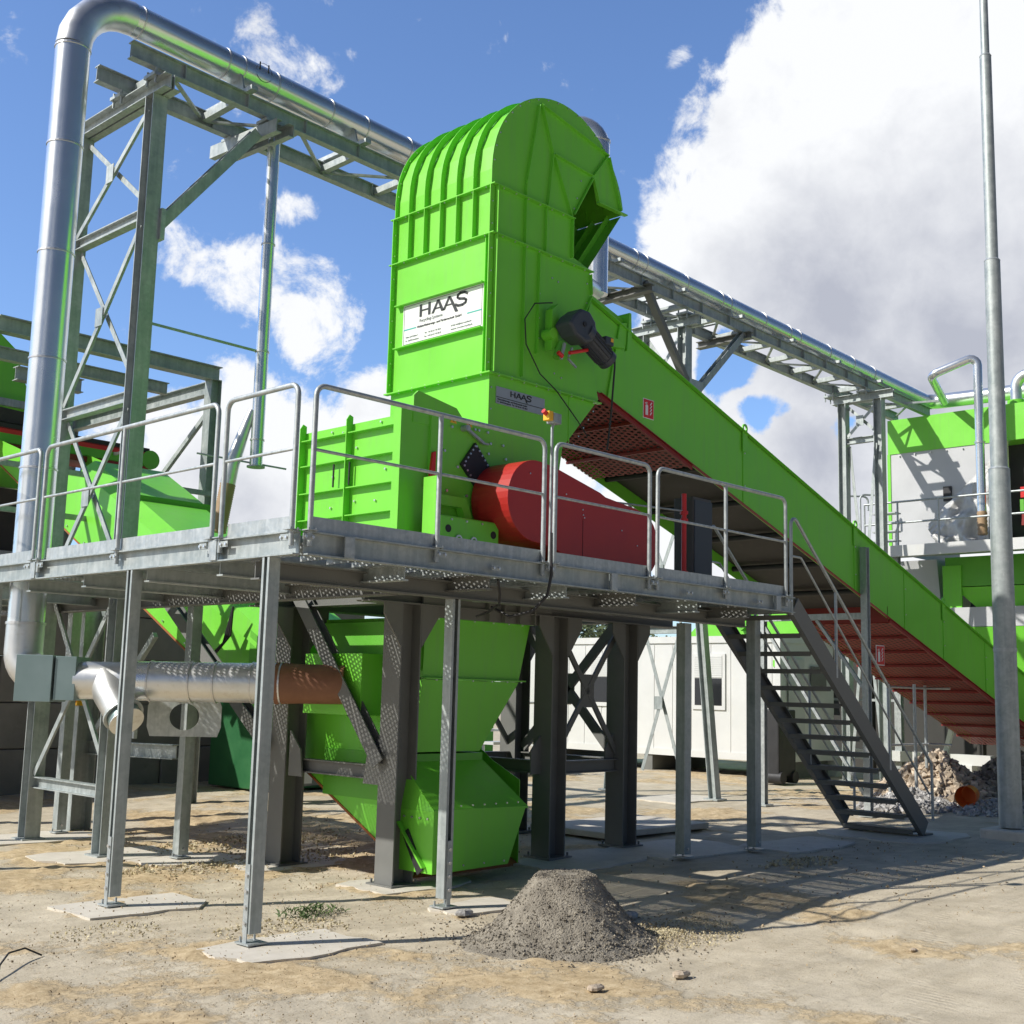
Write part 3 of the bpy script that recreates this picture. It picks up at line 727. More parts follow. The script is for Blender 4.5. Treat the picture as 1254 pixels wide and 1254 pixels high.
# red belt guard
bg=thing('belt_guard','red sheet steel belt guard with rounded big end beside the green housing','belt guard',(10.6,9.25,FZ))
def guard_outline(y):
    L=arc((9.74,y,4.04),.47,300,95,16,(1,0,0),(0,0,1))[::-1]
    pts=arc((9.71,y,4.06),.45,262,84,20,(1,0,0),(0,0,1))
    Rr=arc((11.50,y,3.77),.42,62,-55,10,(1,0,0),(0,0,1))
    return pts+[V(9.98,y,4.485),V(10.8,y,4.30),V(10.9,y,4.26),V(11.5,y,4.19)]+Rr+[V(11.6,y,3.38),V(10.6,y,3.38),V(10.0,y,3.58)]
MB().prism(guard_outline(8.95),(0,.56,0)).build('guard_case',RED,bg,.006)
mb=MB()
for (x,z) in ((9.6,4.35),(10.2,4.2),(10.5,4.0),(10.52,3.97),(10.49,4.06),(11.2,3.9),(11.5,3.75)): mb.cyl((x,8.95,z),(x,8.94,z),.009,6)
mb.build('bolts',BOLT,bg)
MB().box((10.498,8.946,3.45),(10.502,8.95,3.95)).build('seam',DARK,bg)
MB().box((9.7,9.0,3.2),(11.7,9.4,3.34)).build('base_frame',REDD,bg)

# emergency stop on a tube
es=thing('emergency_stop','red and yellow emergency stop box on a thin tube fixed to the railing','emergency stop',(8.58,7.77,3.1))
MB().tube(bentpath([(8.60,7.74,3.15),(8.60,7.74,4.52),(8.64,7.74,4.62)],.04,3),.014,8).build('tube',GALV,es)
MB().box((8.56,7.68,4.56),(8.67,7.78,4.66)).build('enclosure',GALV2,es,.006)
c=MB().box((8.50,7.69,4.58),(8.56,7.77,4.67)).build('yellow_box',YEL,es,.004)
MB().cyl((8.50,7.73,4.645),(8.46,7.73,4.665),.024,12).build('red_button',REDB,c)
MB().tube([(8.60,7.72,3.5),(8.61,7.72,3.1),(8.58,7.74,2.9),(8.5,7.85,2.75),(8.45,8.1,2.7),(8.45,8.35,2.8)],.014,8).build('cable',DARK,es)
solo(MB().tube([(7.95,7.78,3.0),(8.05,7.85,2.88),(8.2,8.0,2.8),(8.35,8.3,2.74),(8.5,8.6,2.72)],.012,8),'hanging_cable',DARK,'black cable sagging below the platform edge','cable',(8,7.8,2.8))

# dark cabinet with red pipe on the platform
cb=thing('cabinet','tall dark grey cabinet standing behind the platform railing near the stairs','cabinet',(12.9,9.1,FZ))
MB().box((12.65,8.95,3.22),(13.05,9.25,4.50)).build('body',surf('dark_grey_cabinet',(.07,.065,.06),(.09,.085,.08),3,(.5,.6)),cb,.01)
MB().box((12.66,8.93,3.26),(13.04,8.95,4.46)).build('door',MOTOR,cb,.006)
rp_=thing('red_pipe','bright red vertical pipe with couplings beside the dark cabinet','pipe',(12.55,9.0,FZ))
MB().cyl((12.52,9.0,3.22),(12.52,9.0,4.52),.032,12).build('pipe',REDB,rp_)
for z in (3.42,3.52,4.18,4.28): MB().cyl((12.52,9.0,z-.02),(12.52,9.0,z+.02),.052,12).build('coupling',REDB,rp_)
MB().tube([(12.52,9.0,4.3),(9.9,9.4,4.25)],.012,8).build('branch_line',GALV2,rp_)

# gear motor
gm=thing('gear_motor','dark blue grey gear motor bolted to the shaded tower wall','motor',(10.7,9.3,6.1))
def ax(p,d,r,l,mat,nm,seg=20,bev=.01,par=None): return MB().cyl(p,Vector(p)+Vector(d).normalized()*l,r,seg).build(nm,mat,par or gm,bev)
MB().prism([(10.24,9.02,6.22),(10.36,9.02,6.38),(10.52,9.02,6.50),(10.72,9.02,6.50),(10.86,9.02,6.36),(10.90,9.02,6.18),(10.82,9.02,6.03),(10.62,9.02,5.98),(10.40,9.02,6.05)],(0,.34,0)).build('gearbox',MOTOR,gm,.03)
dm=Vector((.80,0,-.42)).normalized()
mb=MB(); p=Vector((10.72,9.18,6.20)); mb.cyl(p,p+dm*.12,.19,20); mb.cyl(p+dm*.12,p+dm*.62,.155,20); mb.cyl(p+dm*.62,p+dm*.72,.165,20)
for k in range(16):
    t=2*math.pi*k/16; a_=dm.orthogonal().normalized(); b_=dm.cross(a_); q=a_*math.cos(t)+b_*math.sin(t)
    mb.bar(p+dm*.14+q*.165,p+dm*.6+q*.165,.006,.03,up=q)
mb.build('motor_body',MOTOR,gm)
tb=MB(); q=p+dm*.50+V(.06,-.05,.17); tb.box(q-V(.10,.10,.07),q+V(.10,.10,.07)); tbo=tb.build('terminal_box',MOTOR,gm,.012)
MB().box(q+V(.02,-.104,-.01),q+V(.08,-.1001,.05)).build('label_plate',YEL,tbo)
MB().cyl((10.58,9.02,6.26),(10.58,9.0,6.26),.04,12).build('cap',DARK,gm)
MB().tube([(11.22,9.1,6.0),(11.22,9.1,5.9),(11.22,9.15,5.3),(11.22,9.2,4.9)],.012,8).build('cable',DARK,gm)
MB().tube([(10.35,9.35,6.55),(10.12,9.42,6.5),(10.02,9.48,6.3),(10.05,9.48,6.0),(10.3,9.48,5.7),(10.6,9.48,5.55),(11.0,9.48,5.25),(11.2,9.5,5.1)],.008,6).build('cable',DARK,gm)
MB().tube([(10.25,9.36,6.1),(10.25,9.55,6.1)],.09,14).build('shaft_bearing',GREEN,gm)
MB().prism([(10.25,9.40,6.5),(10.40,9.40,6.62),(10.40,9.40,5.9),(10.25,9.40,5.85)],(0,.15,0)).build('torque_arm',GREEN,gm)
mb=MB(); mb.cyl((10.30,9.35,5.72),(10.42,9.35,5.98),.06,12); mb.build('tensioner',GREEN_D,gm)
mb=MB(); mb.cyl((10.44,9.2,5.80),(10.86,9.2,5.94),.03,12); mb.build('red_grip',REDB,gm)
mb=MB(); mb.bar((10.38,9.25,5.95),(10.30,9.25,5.68),.05,.03,up=(0,1,0)); mb.bar((10.46,9.25,5.72),(10.66,9.25,5.62),.03,.03,up=(0,1,0)); mb.bar((10.44,9.22,5.74),(10.52,9.22,5.9),.03,.03,up=(0,1,0)); mb.build('tensioner_clamp',GALV,gm)
MB().cyl((10.20,9.22,5.76),(10.30,9.22,5.72),.035,10).build('red_cap',REDB,gm)

cc=Vector((10.8,9.3,6.45))-Vector(gm.location)
for o_ in gm.children_recursive:
    if o_.name.startswith('cable'): continue
    for v_ in o_.data.vertices: v_.co=cc+(v_.co-cc)*.76
# ------------------------------------------------------------------ main conveyor
cv=thing('inclined_conveyor','long green trough conveyor sloping down to the right with red mesh underneath','conveyor',(17,10.5,0))
CY0,CY1=9.66,11.42
def zt(x): return 6.75-.318*(x-11.9)
def zb(x): return 5.74-.310*(x-11.6)
XE=26.5
for y in (CY0,CY1-.01):
    MB().prism([(11.1,y,zt(11.1) if y<10 else zt(11.1)),(XE,y,zt(XE)),(XE,y,zb(XE)),(11.45,y,zb(11.45)),(11.1,y,6.2)],(0,.01,0)).build('side_wall',GREEN,cv)
for y0,y1 in ((CY0-.06,CY0),(CY1,CY1+.06)):
    mb=MB(); mb.prism([(11.3,y0,zt(11.3)),(XE,y0,zt(XE)),(XE,y0,zt(XE)+.012),(11.3,y0,zt(11.3)+.012)],(0,y1-y0,0))
    if y0<10:
        x=12
        while x<24: mb.bolt((x,y0+.02,zt(x)+.012),(0,0,1),.012,.014); x+=.45
    mb.build('top_flange',GREEN,cv)
mb=MB(); mb.prism([(11.3,CY0,zt(11.3)-.004),(XE,CY0,zt(XE)-.004),(XE,CY0,zt(XE)-.012),(11.3,CY0,zt(11.3)-.012)],(0,CY1-CY0-.01,0)); mb.build('cover',LGREY,cv)
MB().prism([(11.6,CY0-.05,zb(11.6)),(XE,CY0-.05,zb(XE)),(XE,CY0-.05,zb(XE)+.01),(11.6,CY0-.05,zb(11.6)+.01)],(0,.05,0)).build('bottom_flange',REDD,cv)
MB().prism([(11.55,CY0+.01,zb(11.55)+.20),(XE,CY0+.01,zb(XE)+.20),(XE,CY0+.01,zb(XE)+.21),(11.55,CY0+.01,zb(11.55)+.21)],(0,CY1-CY0-.03,0)).build('belt',BELT,cv)
# cross ribs / return idlers below the belt
for x in [13.9+1.12*k for k in range(5)]:
    mb=MB(); mb.cyl((x,CY0+.02,zb(x)+.12),(x,CY1-.02,zb(x)+.12),.045,12); mb.build('idler',DARK,cv)
for a,b in ((11.55,13.6),(19.3,XE)):
    MB().prism([(a,CY0,zb(a)-.012),(b,CY0,zb(b)-.012),(b,CY0,zb(b)-.008),(a,CY0,zb(a)-.008)],(0,CY1-CY0,0)).build('mesh_guard',REDP,cv)
    x=a+.03
    while x<b:
        MB().box((x-.018,CY0,zb(x)-.055),(x+.018,CY1,zb(x)-.016)).build('guard_rib',REDD,cv); x+=.72
    MB().prism([(a,CY0-.02,zb(a)-.06),(b,CY0-.02,zb(b)-.06),(b,CY0-.02,zb(b)),(a,CY0-.02,zb(a))],(0,.02,0)).build('guard_edge',REDD,cv)
MB().box((19.25,CY0,zb(19.25)-.06),(19.27,CY1,zb(19.25)+.2)).build('guard_rib',REDD,cv)
# joints and lifting lugs
for x in (14.9,18.15,19.9,21.4,23.2):
    mb=MB(); mb.box((x-.03,CY0-.012,zb(x)+.03),(x+.03,CY0,zt(x)-.03)); mb.bolt((x,CY0-.012,zt(x)-.3),(0,-1,0)); mb.bolt((x,CY0-.012,zb(x)+.3),(0,-1,0)); mb.build('joint_strip',GREEN,cv)
for x in (14.9,18.15,21.38):
    z=zt(x); mb=MB(); mb.ring((x,CY0-.02,z+.07),(0,1,0),.035,.02,.03,16); mb.box((x-.06,CY0-.03,z-.28),(x+.06,CY0-.012,z+.03)); mb.build('lifting_lug',GREEN,cv)
# head hood beside the tower
mb=MB(); mb.prism([(11.25,CY0+.05,6.98),(11.4,CY0+.05,7.04),(12.15,CY0+.05,6.84),(12.2,CY0+.05,6.66),(11.25,CY0+.05,6.9)],(0,CY1-CY0-.1,0)); mb.build('head_hood',GREEN,cv)
MB().prism([(12.14,CY0-.05,6.92),(12.18,CY0-.05,6.92),(12.2,CY0-.05,6.45),(12.10,CY0-.05,6.4)],(0,1.6,0)).build('hood_flange',GREEN,cv)
MB().prism([(11.98,CY0-.03,6.75),(12.12,CY0-.03,6.78),(12.10,CY0-.03,6.5),(11.86,CY0-.03,5.75),(11.74,CY0-.03,5.70)],(0,.026,0)).build('gusset_strip',GREEN,cv)
MB().prism([(11.3,9.56,6.85),(11.45,9.56,6.6),(11.95,9.56,6.45),(12.0,9.56,6.4),(11.6,9.56,6.35),(11.2,9.56,6.55)],(0,.08,0)).build('seal_plate',GREEN,cv)
# support legs of the conveyor
for (x,y) in ((18.3,9.56),(18.4,11.55)):
    cs=thing('support_stand','galvanised leg standing in front of the sloping conveyor side' if y<10 else 'galvanised leg under the far side of the sloping conveyor','support leg',(x,y,G(x,y)))
    MB().ibeam((x,y,G(x,y)),(x,y,zt(x)-.25 if y<10 else zb(x)),.11,.11,up=(1,0,0),tf=.012,tw=.01).build('post',GALV,cs)
    MB().box((x-.12,y-.12,G(x,y)),(x+.12,y+.12,G(x,y)+.03)).build('base_plate',GALV,cs)
cs2=thing('conveyor_trestle_brace','light bars bracing the legs of the sloping conveyor','brace',(18.35,10.5,2))
MB().bar((18.35,9.65,3.35),(18.4,11.5,3.35),.08,.1).build('cross_bar',GALV,cs2)
MB().bar((18.35,9.65,2.2),(18.4,10.5,3.3),.05,.05).build('diagonal',GALV,cs2)
MB().bar((18.35,9.65,.5),(18.4,11.5,3.2),.05,.05).build('diagonal',GALV,cs2)
# extinguisher signs
def ext_sign(x,z,s,label,y):
    t=thing('extinguisher_sign',label,'sign',(x,y,z),'fire extinguisher signs')
    MB().box((x-s,y-.008,z-s*1.15),(x+s,y,z+s*1.15)).build('panel',SIGNW,t)
    p=MB().box((x-s*.92,y-.011,z-s*1.06),(x+s*.92,y-.008,z+s*1.06)).build('red_field',REDB,t)
    f=MB(); f.box((x-s*.62,y-.014,z-s*.75),(x-s*.15,y-.011,z+s*.4)); f.box((x-s*.45,y-.014,z+s*.4),(x-s*.3,y-.011,z+s*.75)); f.box((x-s*.7,y-.014,z+s*.55),(x-s*.3,y-.011,z+s*.65)); f.build('extinguisher_symbol',SIGNW,p)
    f=MB()
    for k in range(4):
        a=z-s*.7+k*s*.38
        f.prism([(x+s*.2,y-.014,a),(x+s*.3,y-.014,a),(x+s*.62,y-.014,a+s*.35),(x+s*.5,y-.014,a+s*.42),(x+s*.3,y-.014,a+s*.2)],(0,.003,0))
    f.build('flame_symbol',SIGNW,p)
ext_sign(12.62,5.73,.115,'red extinguisher sign on the green conveyor wall near the tower',CY0)
ext_sign(18.55,2.72,.14,'red extinguisher sign low down in front of the red mesh behind the stair rail',9.45)

# ------------------------------------------------------------------ hopper, boot and discharge conveyor
hp=thing('outlet_hopper','green funnel hopper hanging under the machine between the grey columns','hopper',(9.7,10.5,1.3))
def frus(a,za,b,zb_,ya,yb):
    (x0,x1,y0,y1)=a;(u0,u1,w0,w1)=b
    mb=MB(); mb.add([(x0,y0,za),(x1,y0,za),(x1,y1,za),(x0,y1,za),(u0,w0,zb_),(u1,w0,zb_),(u1,w1,zb_),(u0,w1,zb_)],[(0,4,5,1),(1,5,6,2),(2,6,7,3),(3,7,4,0),(0,1,2,3),(4,7,6,5)]); return mb
frus((8.9,10.55,9.78,11.5),2.77,(8.9,10.40,9.80,11.5),2.12,0,0).build('upper_section',GREEN,hp)
frus((8.9,10.40,9.80,11.5),2.10,(8.85,9.85,9.86,11.3),1.33,0,0).build('cone',GREEN,hp)
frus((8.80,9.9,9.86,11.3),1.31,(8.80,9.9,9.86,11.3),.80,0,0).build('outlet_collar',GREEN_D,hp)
mb=MB(); mb.box((8.88,9.72,2.105),(10.44,9.80,2.12)); 
for x in (9.05,9.3,9.6,9.9,10.15,10.38): mb.bolt((x,9.74,2.105),(0,0,-1),.012,.014); mb.bolt((x,9.74,2.76),(0,0,-1),.012,.014)
mb.box((8.88,9.70,2.762),(10.58,9.78,2.775)); mb.build('flange',GREEN,hp)
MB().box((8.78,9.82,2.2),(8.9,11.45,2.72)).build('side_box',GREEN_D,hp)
MB().prism([(8.47,10.30,1.70),(8.47,10.30,2.36),(8.47,11.30,2.36),(8.47,11.30,1.70)],(.45,0,0)).build('duct_socket',GREEN,hp)
bt=thing('conveyor_boot','green boxy conveyor tail housing with sloping lid resting at the ground under the hopper','housing',(9.4,9.9,.05))
F=9.25
# front housing with sloped lid
MB().prism([(8.62,F,.16),(8.62,F,.78),(9.98,F,.76),(9.72,F,.18)],(0,.62,0)).build('casing',GREEN,bt,.006)
mb=MB(); mb.add([(8.60,F-.02,.79),(9.99,F-.02,.77),(9.9,9.9,1.26),(8.72,9.9,1.26),(8.60,F-.02,.77),(9.99,F-.02,.75),(9.9,9.9,1.24),(8.72,9.9,1.24)],[(0,1,2,3),(4,7,6,5),(0,4,5,1),(1,5,6,2),(2,6,7,3),(3,7,4,0)]); mb.build('sloping_lid',GREEN,bt)
mb=MB(); mb.add([(8.62,F,.78),(8.72,9.88,1.24),(8.62,9.9,.78)],[(0,1,2)]); mb.add([(9.98,F,.76),(9.9,9.88,1.24),(9.98,9.9,.76)],[(0,2,1)]); mb.add([(8.62,9.9,.78),(9.98,9.9,.78),(9.9,9.9,1.24),(8.72,9.9,1.24)],[(0,3,2,1)]); mb.build('gable',GREEN,bt)
mb=MB()
for k in range(7): mb.cyl((8.8+k*.17,F-.022,.82),(8.8+k*.17,F-.034,.82),.010,6)
for k in range(4): mb.cyl((8.62,F+.08+k*.12,.70),(8.605,F+.08+k*.12,.70),.012,6); mb.cyl((8.75+k*.3,F,.22),(8.75+k*.3,F-.01,.22),.011,6)
mb.build('bolts',BOLT,bt)
MB().prism([(8.6,9.45,.14),(8.6,9.7,.52),(8.6,9.62,.58),(8.6,9.37,.2)],(.018,0,0)).build('slot_cover',DARK,bt)
mb=MB(); mb.bar((8.59,9.35,.22),(8.59,9.75,.64),.02,.05,up=(1,0,0)); mb.build('slot_rail',GREEN,bt)

dc=thing('discharge_conveyor','green enclosed conveyor rising from under the machine to the back left','conveyor',(9.4,15,3))
def zl(y): return .06+.512*(y-9.75)
YE=20.9
MB().prism([(8.82,9.75,.08),(8.82,YE,zl(YE)),(8.82,YE,zl(YE)+.35),(8.82,17.0,zl(17)+1.1),(8.82,11.7,zl(11.7)+1.1),(8.82,10.2,1.2),(8.82,9.75,1.0)],(.01,0,0)).build('side_wall',GREEN,dc)
MB().prism([(10.40,9.75,.08),(10.40,YE,zl(YE)),(10.40,YE,zl(YE)+.35),(10.40,17.0,zl(17)+1.1),(10.40,11.7,zl(11.7)+1.1),(10.40,10.2,1.2),(10.40,9.75,1.0)],(.01,0,0)).build('side_wall',GREEN,dc)
MB().prism([(8.81,9.75,.05),(8.81,YE,zl(YE)-.03),(8.81,YE,zl(YE)),(8.81,9.75,.08)],(1.62,0,0)).build('bottom_plate',surf('rusty_edge',(.38,.14,.04),(.3,.10,.03),8,(.6,.8)),dc)
def cap(y0,y1,h,xa,xb,nm='roof_section'):
    pr=lambda y:[(xa,zl(y)+h-.25),(xa+.02,zl(y)+h),(xa+.22,zl(y)+h+.17),(xb-.3,zl(y)+h+.17),(xb,zl(y)+h-.06),(xb,zl(y)+h-.25)]
    A=[V(x,y0,z) for x,z in pr(y0)];B=[V(x,y1,z) for x,z in pr(y1)]; n=len(A)
    mb=MB(); mb.add(A+B,[tuple(range(n)),tuple(range(2*n-1,n-1,-1))]+[(i,i+n,(i+1)%n+n,(i+1)%n) for i in range(n)]); mb.build(nm,GREEN,dc)
cap(12.3,16.2,1.1,8.80,10.42); cap(16.24,17.6,1.12,8.76,10.48)
# transverse flanges
for y,h,a,b in ((16.22,1.12,8.72,10.5),(14.2,1.1,8.76,10.46)):
    pr=[(a,zl(y)+h-.4),(a,zl(y)+h),(a+.2,zl(y)+h+.22),(b-.28,zl(y)+h+.22),(b+.06,zl(y)+h-.08),(b+.06,zl(y)+h-.4),(b,zl(y)+h-.4),(b-.04,zl(y)+h-.12),(b-.34,zl(y)+h+.12),(a+.26,zl(y)+h+.12),(a+.08,zl(y)+h-.04),(a+.06,zl(y)+h-.4)]
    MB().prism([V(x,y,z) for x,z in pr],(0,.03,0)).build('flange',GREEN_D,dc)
MB().ring((10.56,14.2,4.0),(0,1,0),.05,.03,.035,16).build('lifting_lug',GREEN,dc)
MB().prism([(8.805,12.6,zl(12.6)+.1),(8.805,12.9,zl(12.9)+.1),(8.805,12.9,zl(12.9)+1.0),(8.805,12.6,zl(12.6)+1.0)],(.02,0,0)).build('joint_strip',GREEN_D,dc)
mb=MB(); 
for k in range(14):
    y=12.0+.6*k; mb.cyl((8.82,y,zl(y)+.08),(8.80,y,zl(y)+.08),.014,6)
mb.build('bolts',BOLT,dc)
for k in range(4):
    z=.03*k
    solo(MB().tube([(8.6,13.0,2.95),(8.65,13.1+.05*k,2.6-z),(8.6,13.5+.08*k,2.25-z),(8.7,13.9+.05*k,2.25-z),(8.82,14.1,2.4)],.013,8),'hydraulic_hose',DARK,'black hydraulic hose looped against the bright green conveyor wall','hose',(8.6,13.4,2.3),'bundle of black hydraulic hoses')

# ------------------------------------------------------------------ ducts
PY=13.62
def band(t,p,d,r): MB().ring(p,d,r,.02,.010,28).build('clamp_band',BOLT,t)
md=thing('main_duct','big shiny round duct rising at the left and running along the pipe bridge','duct',(6.3,PY,2.4))
r=.205
MB().cyl((6.27,PY,2.6),(6.27,PY,9.62),r,40).build('vertical_section',DUCT,md)
el=arc((6.97,PY,9.62),.70,180,88,6,(1,0,0),(0,0,1)); MB().tube(el,r+.004,40,smooth=True).build('elbow',DUCTM,md)
def zp(x): return 10.315-.031*(x-7)
MB().cyl((6.99,PY,zp(6.99)),(29.2,PY,zp(29.2)),r,40).build('horizontal_section',DUCT,md)
for z in (9.6,8.35,7.0,5.7,4.4): band(md,(6.27,PY,z),(0,0,1),r)
for x in (7.1,8.35,8.6,9.15,10.1,10.75,11.6,12.0,13.1,14.6,15.9,17.2,17.5,18.8,20,20.3,21.6,22.6,23.0,24.3,25.4,26.4): band(md,(x,PY,zp(x)),(1,0,-.031),r)
mb=MB(); k=.0
for dx in (0,.14): mb.box((8.80+dx,13.42,zp(8.8)+.02),(8.82+dx,13.425,zp(8.8)+.16)); 
mb.ring((8.88,13.42,zp(8.8)+.02),(0,1,0),.13,.006,.004,20); mb.build('stencil_mark',INK,md)
# elbow below the platform
MB().tube(bentpath([(6.27,PY,2.62),(6.27,PY,2.1),(6.55,13.1,1.98)],.25,6),r+.004,36).build('elbow',DUCTM,md)
MB().ring((6.27,PY,2.62),(0,0,1),r,.03,.015,28).build('clamp_band',BOLT,md)

# bridge
br=thing('pipe_bridge','long galvanised steel bridge carrying the shiny duct over the yard','pipe bridge',(7,13.7,9.2))
def zbm(x): return 9.72-.024*(x-7.2)
for y,dz in ((13.3,0),(14.15,-.02)):
    x=6.9
    for a,b in ((6.85,12.5),(12.512,18.4),(18.412,24.2),(24.212,29.0)):
        MB().ibeam((a,y,zbm(a)+dz),(b,y,zbm(b)+dz),.12,.22).build('girder',GALV2,br)
    x=7.6
    while x<27:
        MB().box((x-.005,y-.06,zbm(x)-.1),(x+.005,y-.005,zbm(x)+.1)).build('stiffener',GALV2,br); x+=.95
mb=MB(); x=7.4;k=0
while x<28.8:
    MB().bar((x,13.36,zbm(x)-.02),(x,14.10,zbm(x)-.03),.10,.10).build('cross_member',GALV2,br)
    if k%2==0: MB().bar((x+.05,13.36,zbm(x)-.06),(x+.95,14.10,zbm(x)-.06),.05,.03).build('cross_brace',GALV2,br)
    else: MB().bar((x+.05,14.10,zbm(x)-.06),(x+.95,13.36,zbm(x)-.06),.05,.03).build('cross_brace',GALV2,br)
    x+=1.02;k+=1
x=8.55
while x<27:
    mb=MB(); mb.box((x-.05,13.12,zbm(x)+.115),(x+.05,14.25,zbm(x)+.175)); mb.build('saddle',GALV,br)
    MB().prism([(x-.012,13.36,zbm(x)+.18),(x-.012,13.9,zbm(x)+.18),(x-.012,13.80,zp(x)-.14),(x-.012,13.44,zp(x)-.14)],(.024,0,0)).build('saddle_plate',GALV2,br)
    x+=1.95

def trestle(x,ya,yb,ztop,label,zlo=0,levels=(),lean=0,xh=.2):
    t=thing('trestle',label,'trestle',(x,(ya+yb)/2,G(x,ya)),'trestles of the pipe bridge')
    for y in (ya,yb):
        yo=(-lean if y==ya else lean)
        c=(MB().ibeam((x,y+yo,G(x,y)),(x,y,7.5),xh*.8,xh*.8,up=(0,1,0),tf=.014,tw=.01).ibeam((x,y,7.5),(x,y,ztop),xh,xh,up=(0,1,0),tf=.014,tw=.01) if lean else MB().ibeam((x,y,G(x,y)),(x,y,ztop),xh,xh,up=(0,1,0),tf=.014,tw=.01)).build('column',GALV2,t)
        MB().box((x-.15,y+yo-.15,G(x,y)),(x+.15,y+yo+.15,G(x,y)+.03)).build('base_plate',GALV2,c)
    MB().cbeam((x-.05,ya-.35,ztop+.10),(x-.05,yb+.25,ztop+.10),.10,.19,t=.012,flip=-1).build('cap_beam',GALV2,t)
    MB().cbeam((x+.08,ya-.35,ztop+.10),(x+.08,yb+.25,ztop+.10),.10,.19,t=.012,flip=1).build('cap_beam',GALV2,t)
    zz=[ztop]+list(levels)
    for z in levels: MB().ibeam((x,ya+.1,z),(x,yb-.1,z),.12,.14).build('cross_beam',GALV2,t)
    zz.append(zlo)
    for a,b in zip(zz[:-1],zz[1:]):
        if a-b<.6: continue
        MB().angle((x-.06,ya+.1,a-.12),(x-.06,yb-.1,b+.12),.07,up=(1,0,0)).build('diagonal',GALV2,t)
        MB().angle((x+.02,yb-.1,a-.12),(x+.02,ya+.1,b+.12),.07,up=(1,0,0)).build('diagonal',GALV2,t)
        c=V(x-.07,(ya+yb)/2,(a+b)/2); MB().box(c-V(.005,.09,.12),c+V(.005,.09,.12)).build('gusset',GALV2,t)
    return t
def clampblocks(x,ztop,t):
    for y in (13.3,14.15):
        mb=MB(); mb.box((x-.16,y-.13,ztop+.198),(x+.16,y+.13,ztop+.24))
        for sx in (-.12,.12):
            for sy in (-.10,.10): mb.cyl((x+sx,y+sy,ztop+.10),(x+sx,y+sy,ztop+.30),.016,6)
        mb.build('clamp_block',GALV2,t)
t1=trestle(7.28,13.36,15.25,9.28,'tall lattice tower of two columns beside the big vertical duct at the left',.75,(7.75,5.43,3.1,.72))
clampblocks(7.28,9.28,t1)
MB().ibeam((7.4,13.34,7.62),(8.75,13.34,9.32),.14,.14,up=(0,1,0)).build('strut',GALV2,t1)
MB().box((7.38,13.22,7.42),(7.44,13.46,7.82)).build('strut_plate',GALV,t1)
mb=MB(); mb.cbeam((8.85,12.95,9.36),(8.85,14.55,9.44),.09,.18,t=.012); mb.cbeam((9.05,12.95,9.36),(9.05,14.55,9.44),.09,.18,t=.012,flip=-1); mb.build('strut_head',GALV2,t1)
mb=MB()
for y in (13.3,14.15):
    mb.box((8.80,y-.12,9.50),(9.1,y+.12,9.54))
mb.build('clamp_block',GALV2,t1)
t2=trestle(18.55,13.34,14.35,8.95,'middle trestle behind the sloping conveyor with two raking struts',.5,(7.6,5.4,3.2),.7)
clampblocks(18.55,8.98,t2)
MB().bar((18.7,13.3,7.7),(17.2,13.3,9.5),.10,.14,up=(0,1,0)).build('strut',GREY,t2)
MB().ibeam((18.75,13.3,7.65),(20.5,13.3,9.28),.13,.13,up=(0,1,0)).build('strut',GALV2,t2)
MB().box((18.55,13.22,7.4),(18.95,13.245,7.95)).build('gusset',GALV,t2)
MB().ibeam((20.5,13.1,9.22),(20.5,14.4,9.22),.16,.14).build('cross_beam',GREY,t2); MB().ibeam((17.2,13.1,9.35),(17.2,14.4,9.35),.16,.14).build('cross_beam',GREY,t2)
t3=trestle(25.6,12.95,13.85,8.85,'far trestle where the pipe bridge meets the green and white plant',.5,(7.95,))
clampblocks(25.6,8.85,t3)

# small vertical duct at left
sd=thing('down_duct','slim shiny vertical duct hanging from the pipe bridge at the left','duct',(9.1,13.45,4.8))
MB().cyl((9.12,13.45,9.45),(9.12,13.45,4.85),.085,28).build('pipe',DUCT,sd)
for z in (7.9,6.4,5.2): band(sd,(9.12,13.45,z),(0,0,1),.085)
MB().cyl((9.12,13.45,4.85),(9.12,13.45,4.83),.12,20).build('end_flange',GALV,sd)
MB().tube([(9.05,13.5,5.6),(8.95,13.6,5.15),(8.88,13.65,4.85),(8.86,13.68,4.6)],.09,20,radii=[.05,.085,.10,.10]).build('branch',DUCTM,sd)
mb=MB(); p0=V(8.86,13.68,4.6);p1=V(8.78,13.72,3.95); n=22
mb.tube([p0.lerp(p1,i/(2*n)) for i in range(2*n+1)],.1,20,radii=[.105 if i%2 else .097 for i in range(2*n+1)]); mb.build('flexible_hose',HOSET,sd)
mb=MB(); mb.bar((8.5,13.9,4.98),(9.5,13.3,4.85),.03,.02); mb.build('stay',GALV,sd)
# horizontal threaded stay from tower to the slim duct
solo(MB().bar((7.35,13.5,6.42),(9.05,13.46,6.40),.025,.03),'perforated_stay_bar',GALV2,'thin perforated bar tying the slim vertical duct to the lattice tower','tie bar',(8,13.5,6.4))
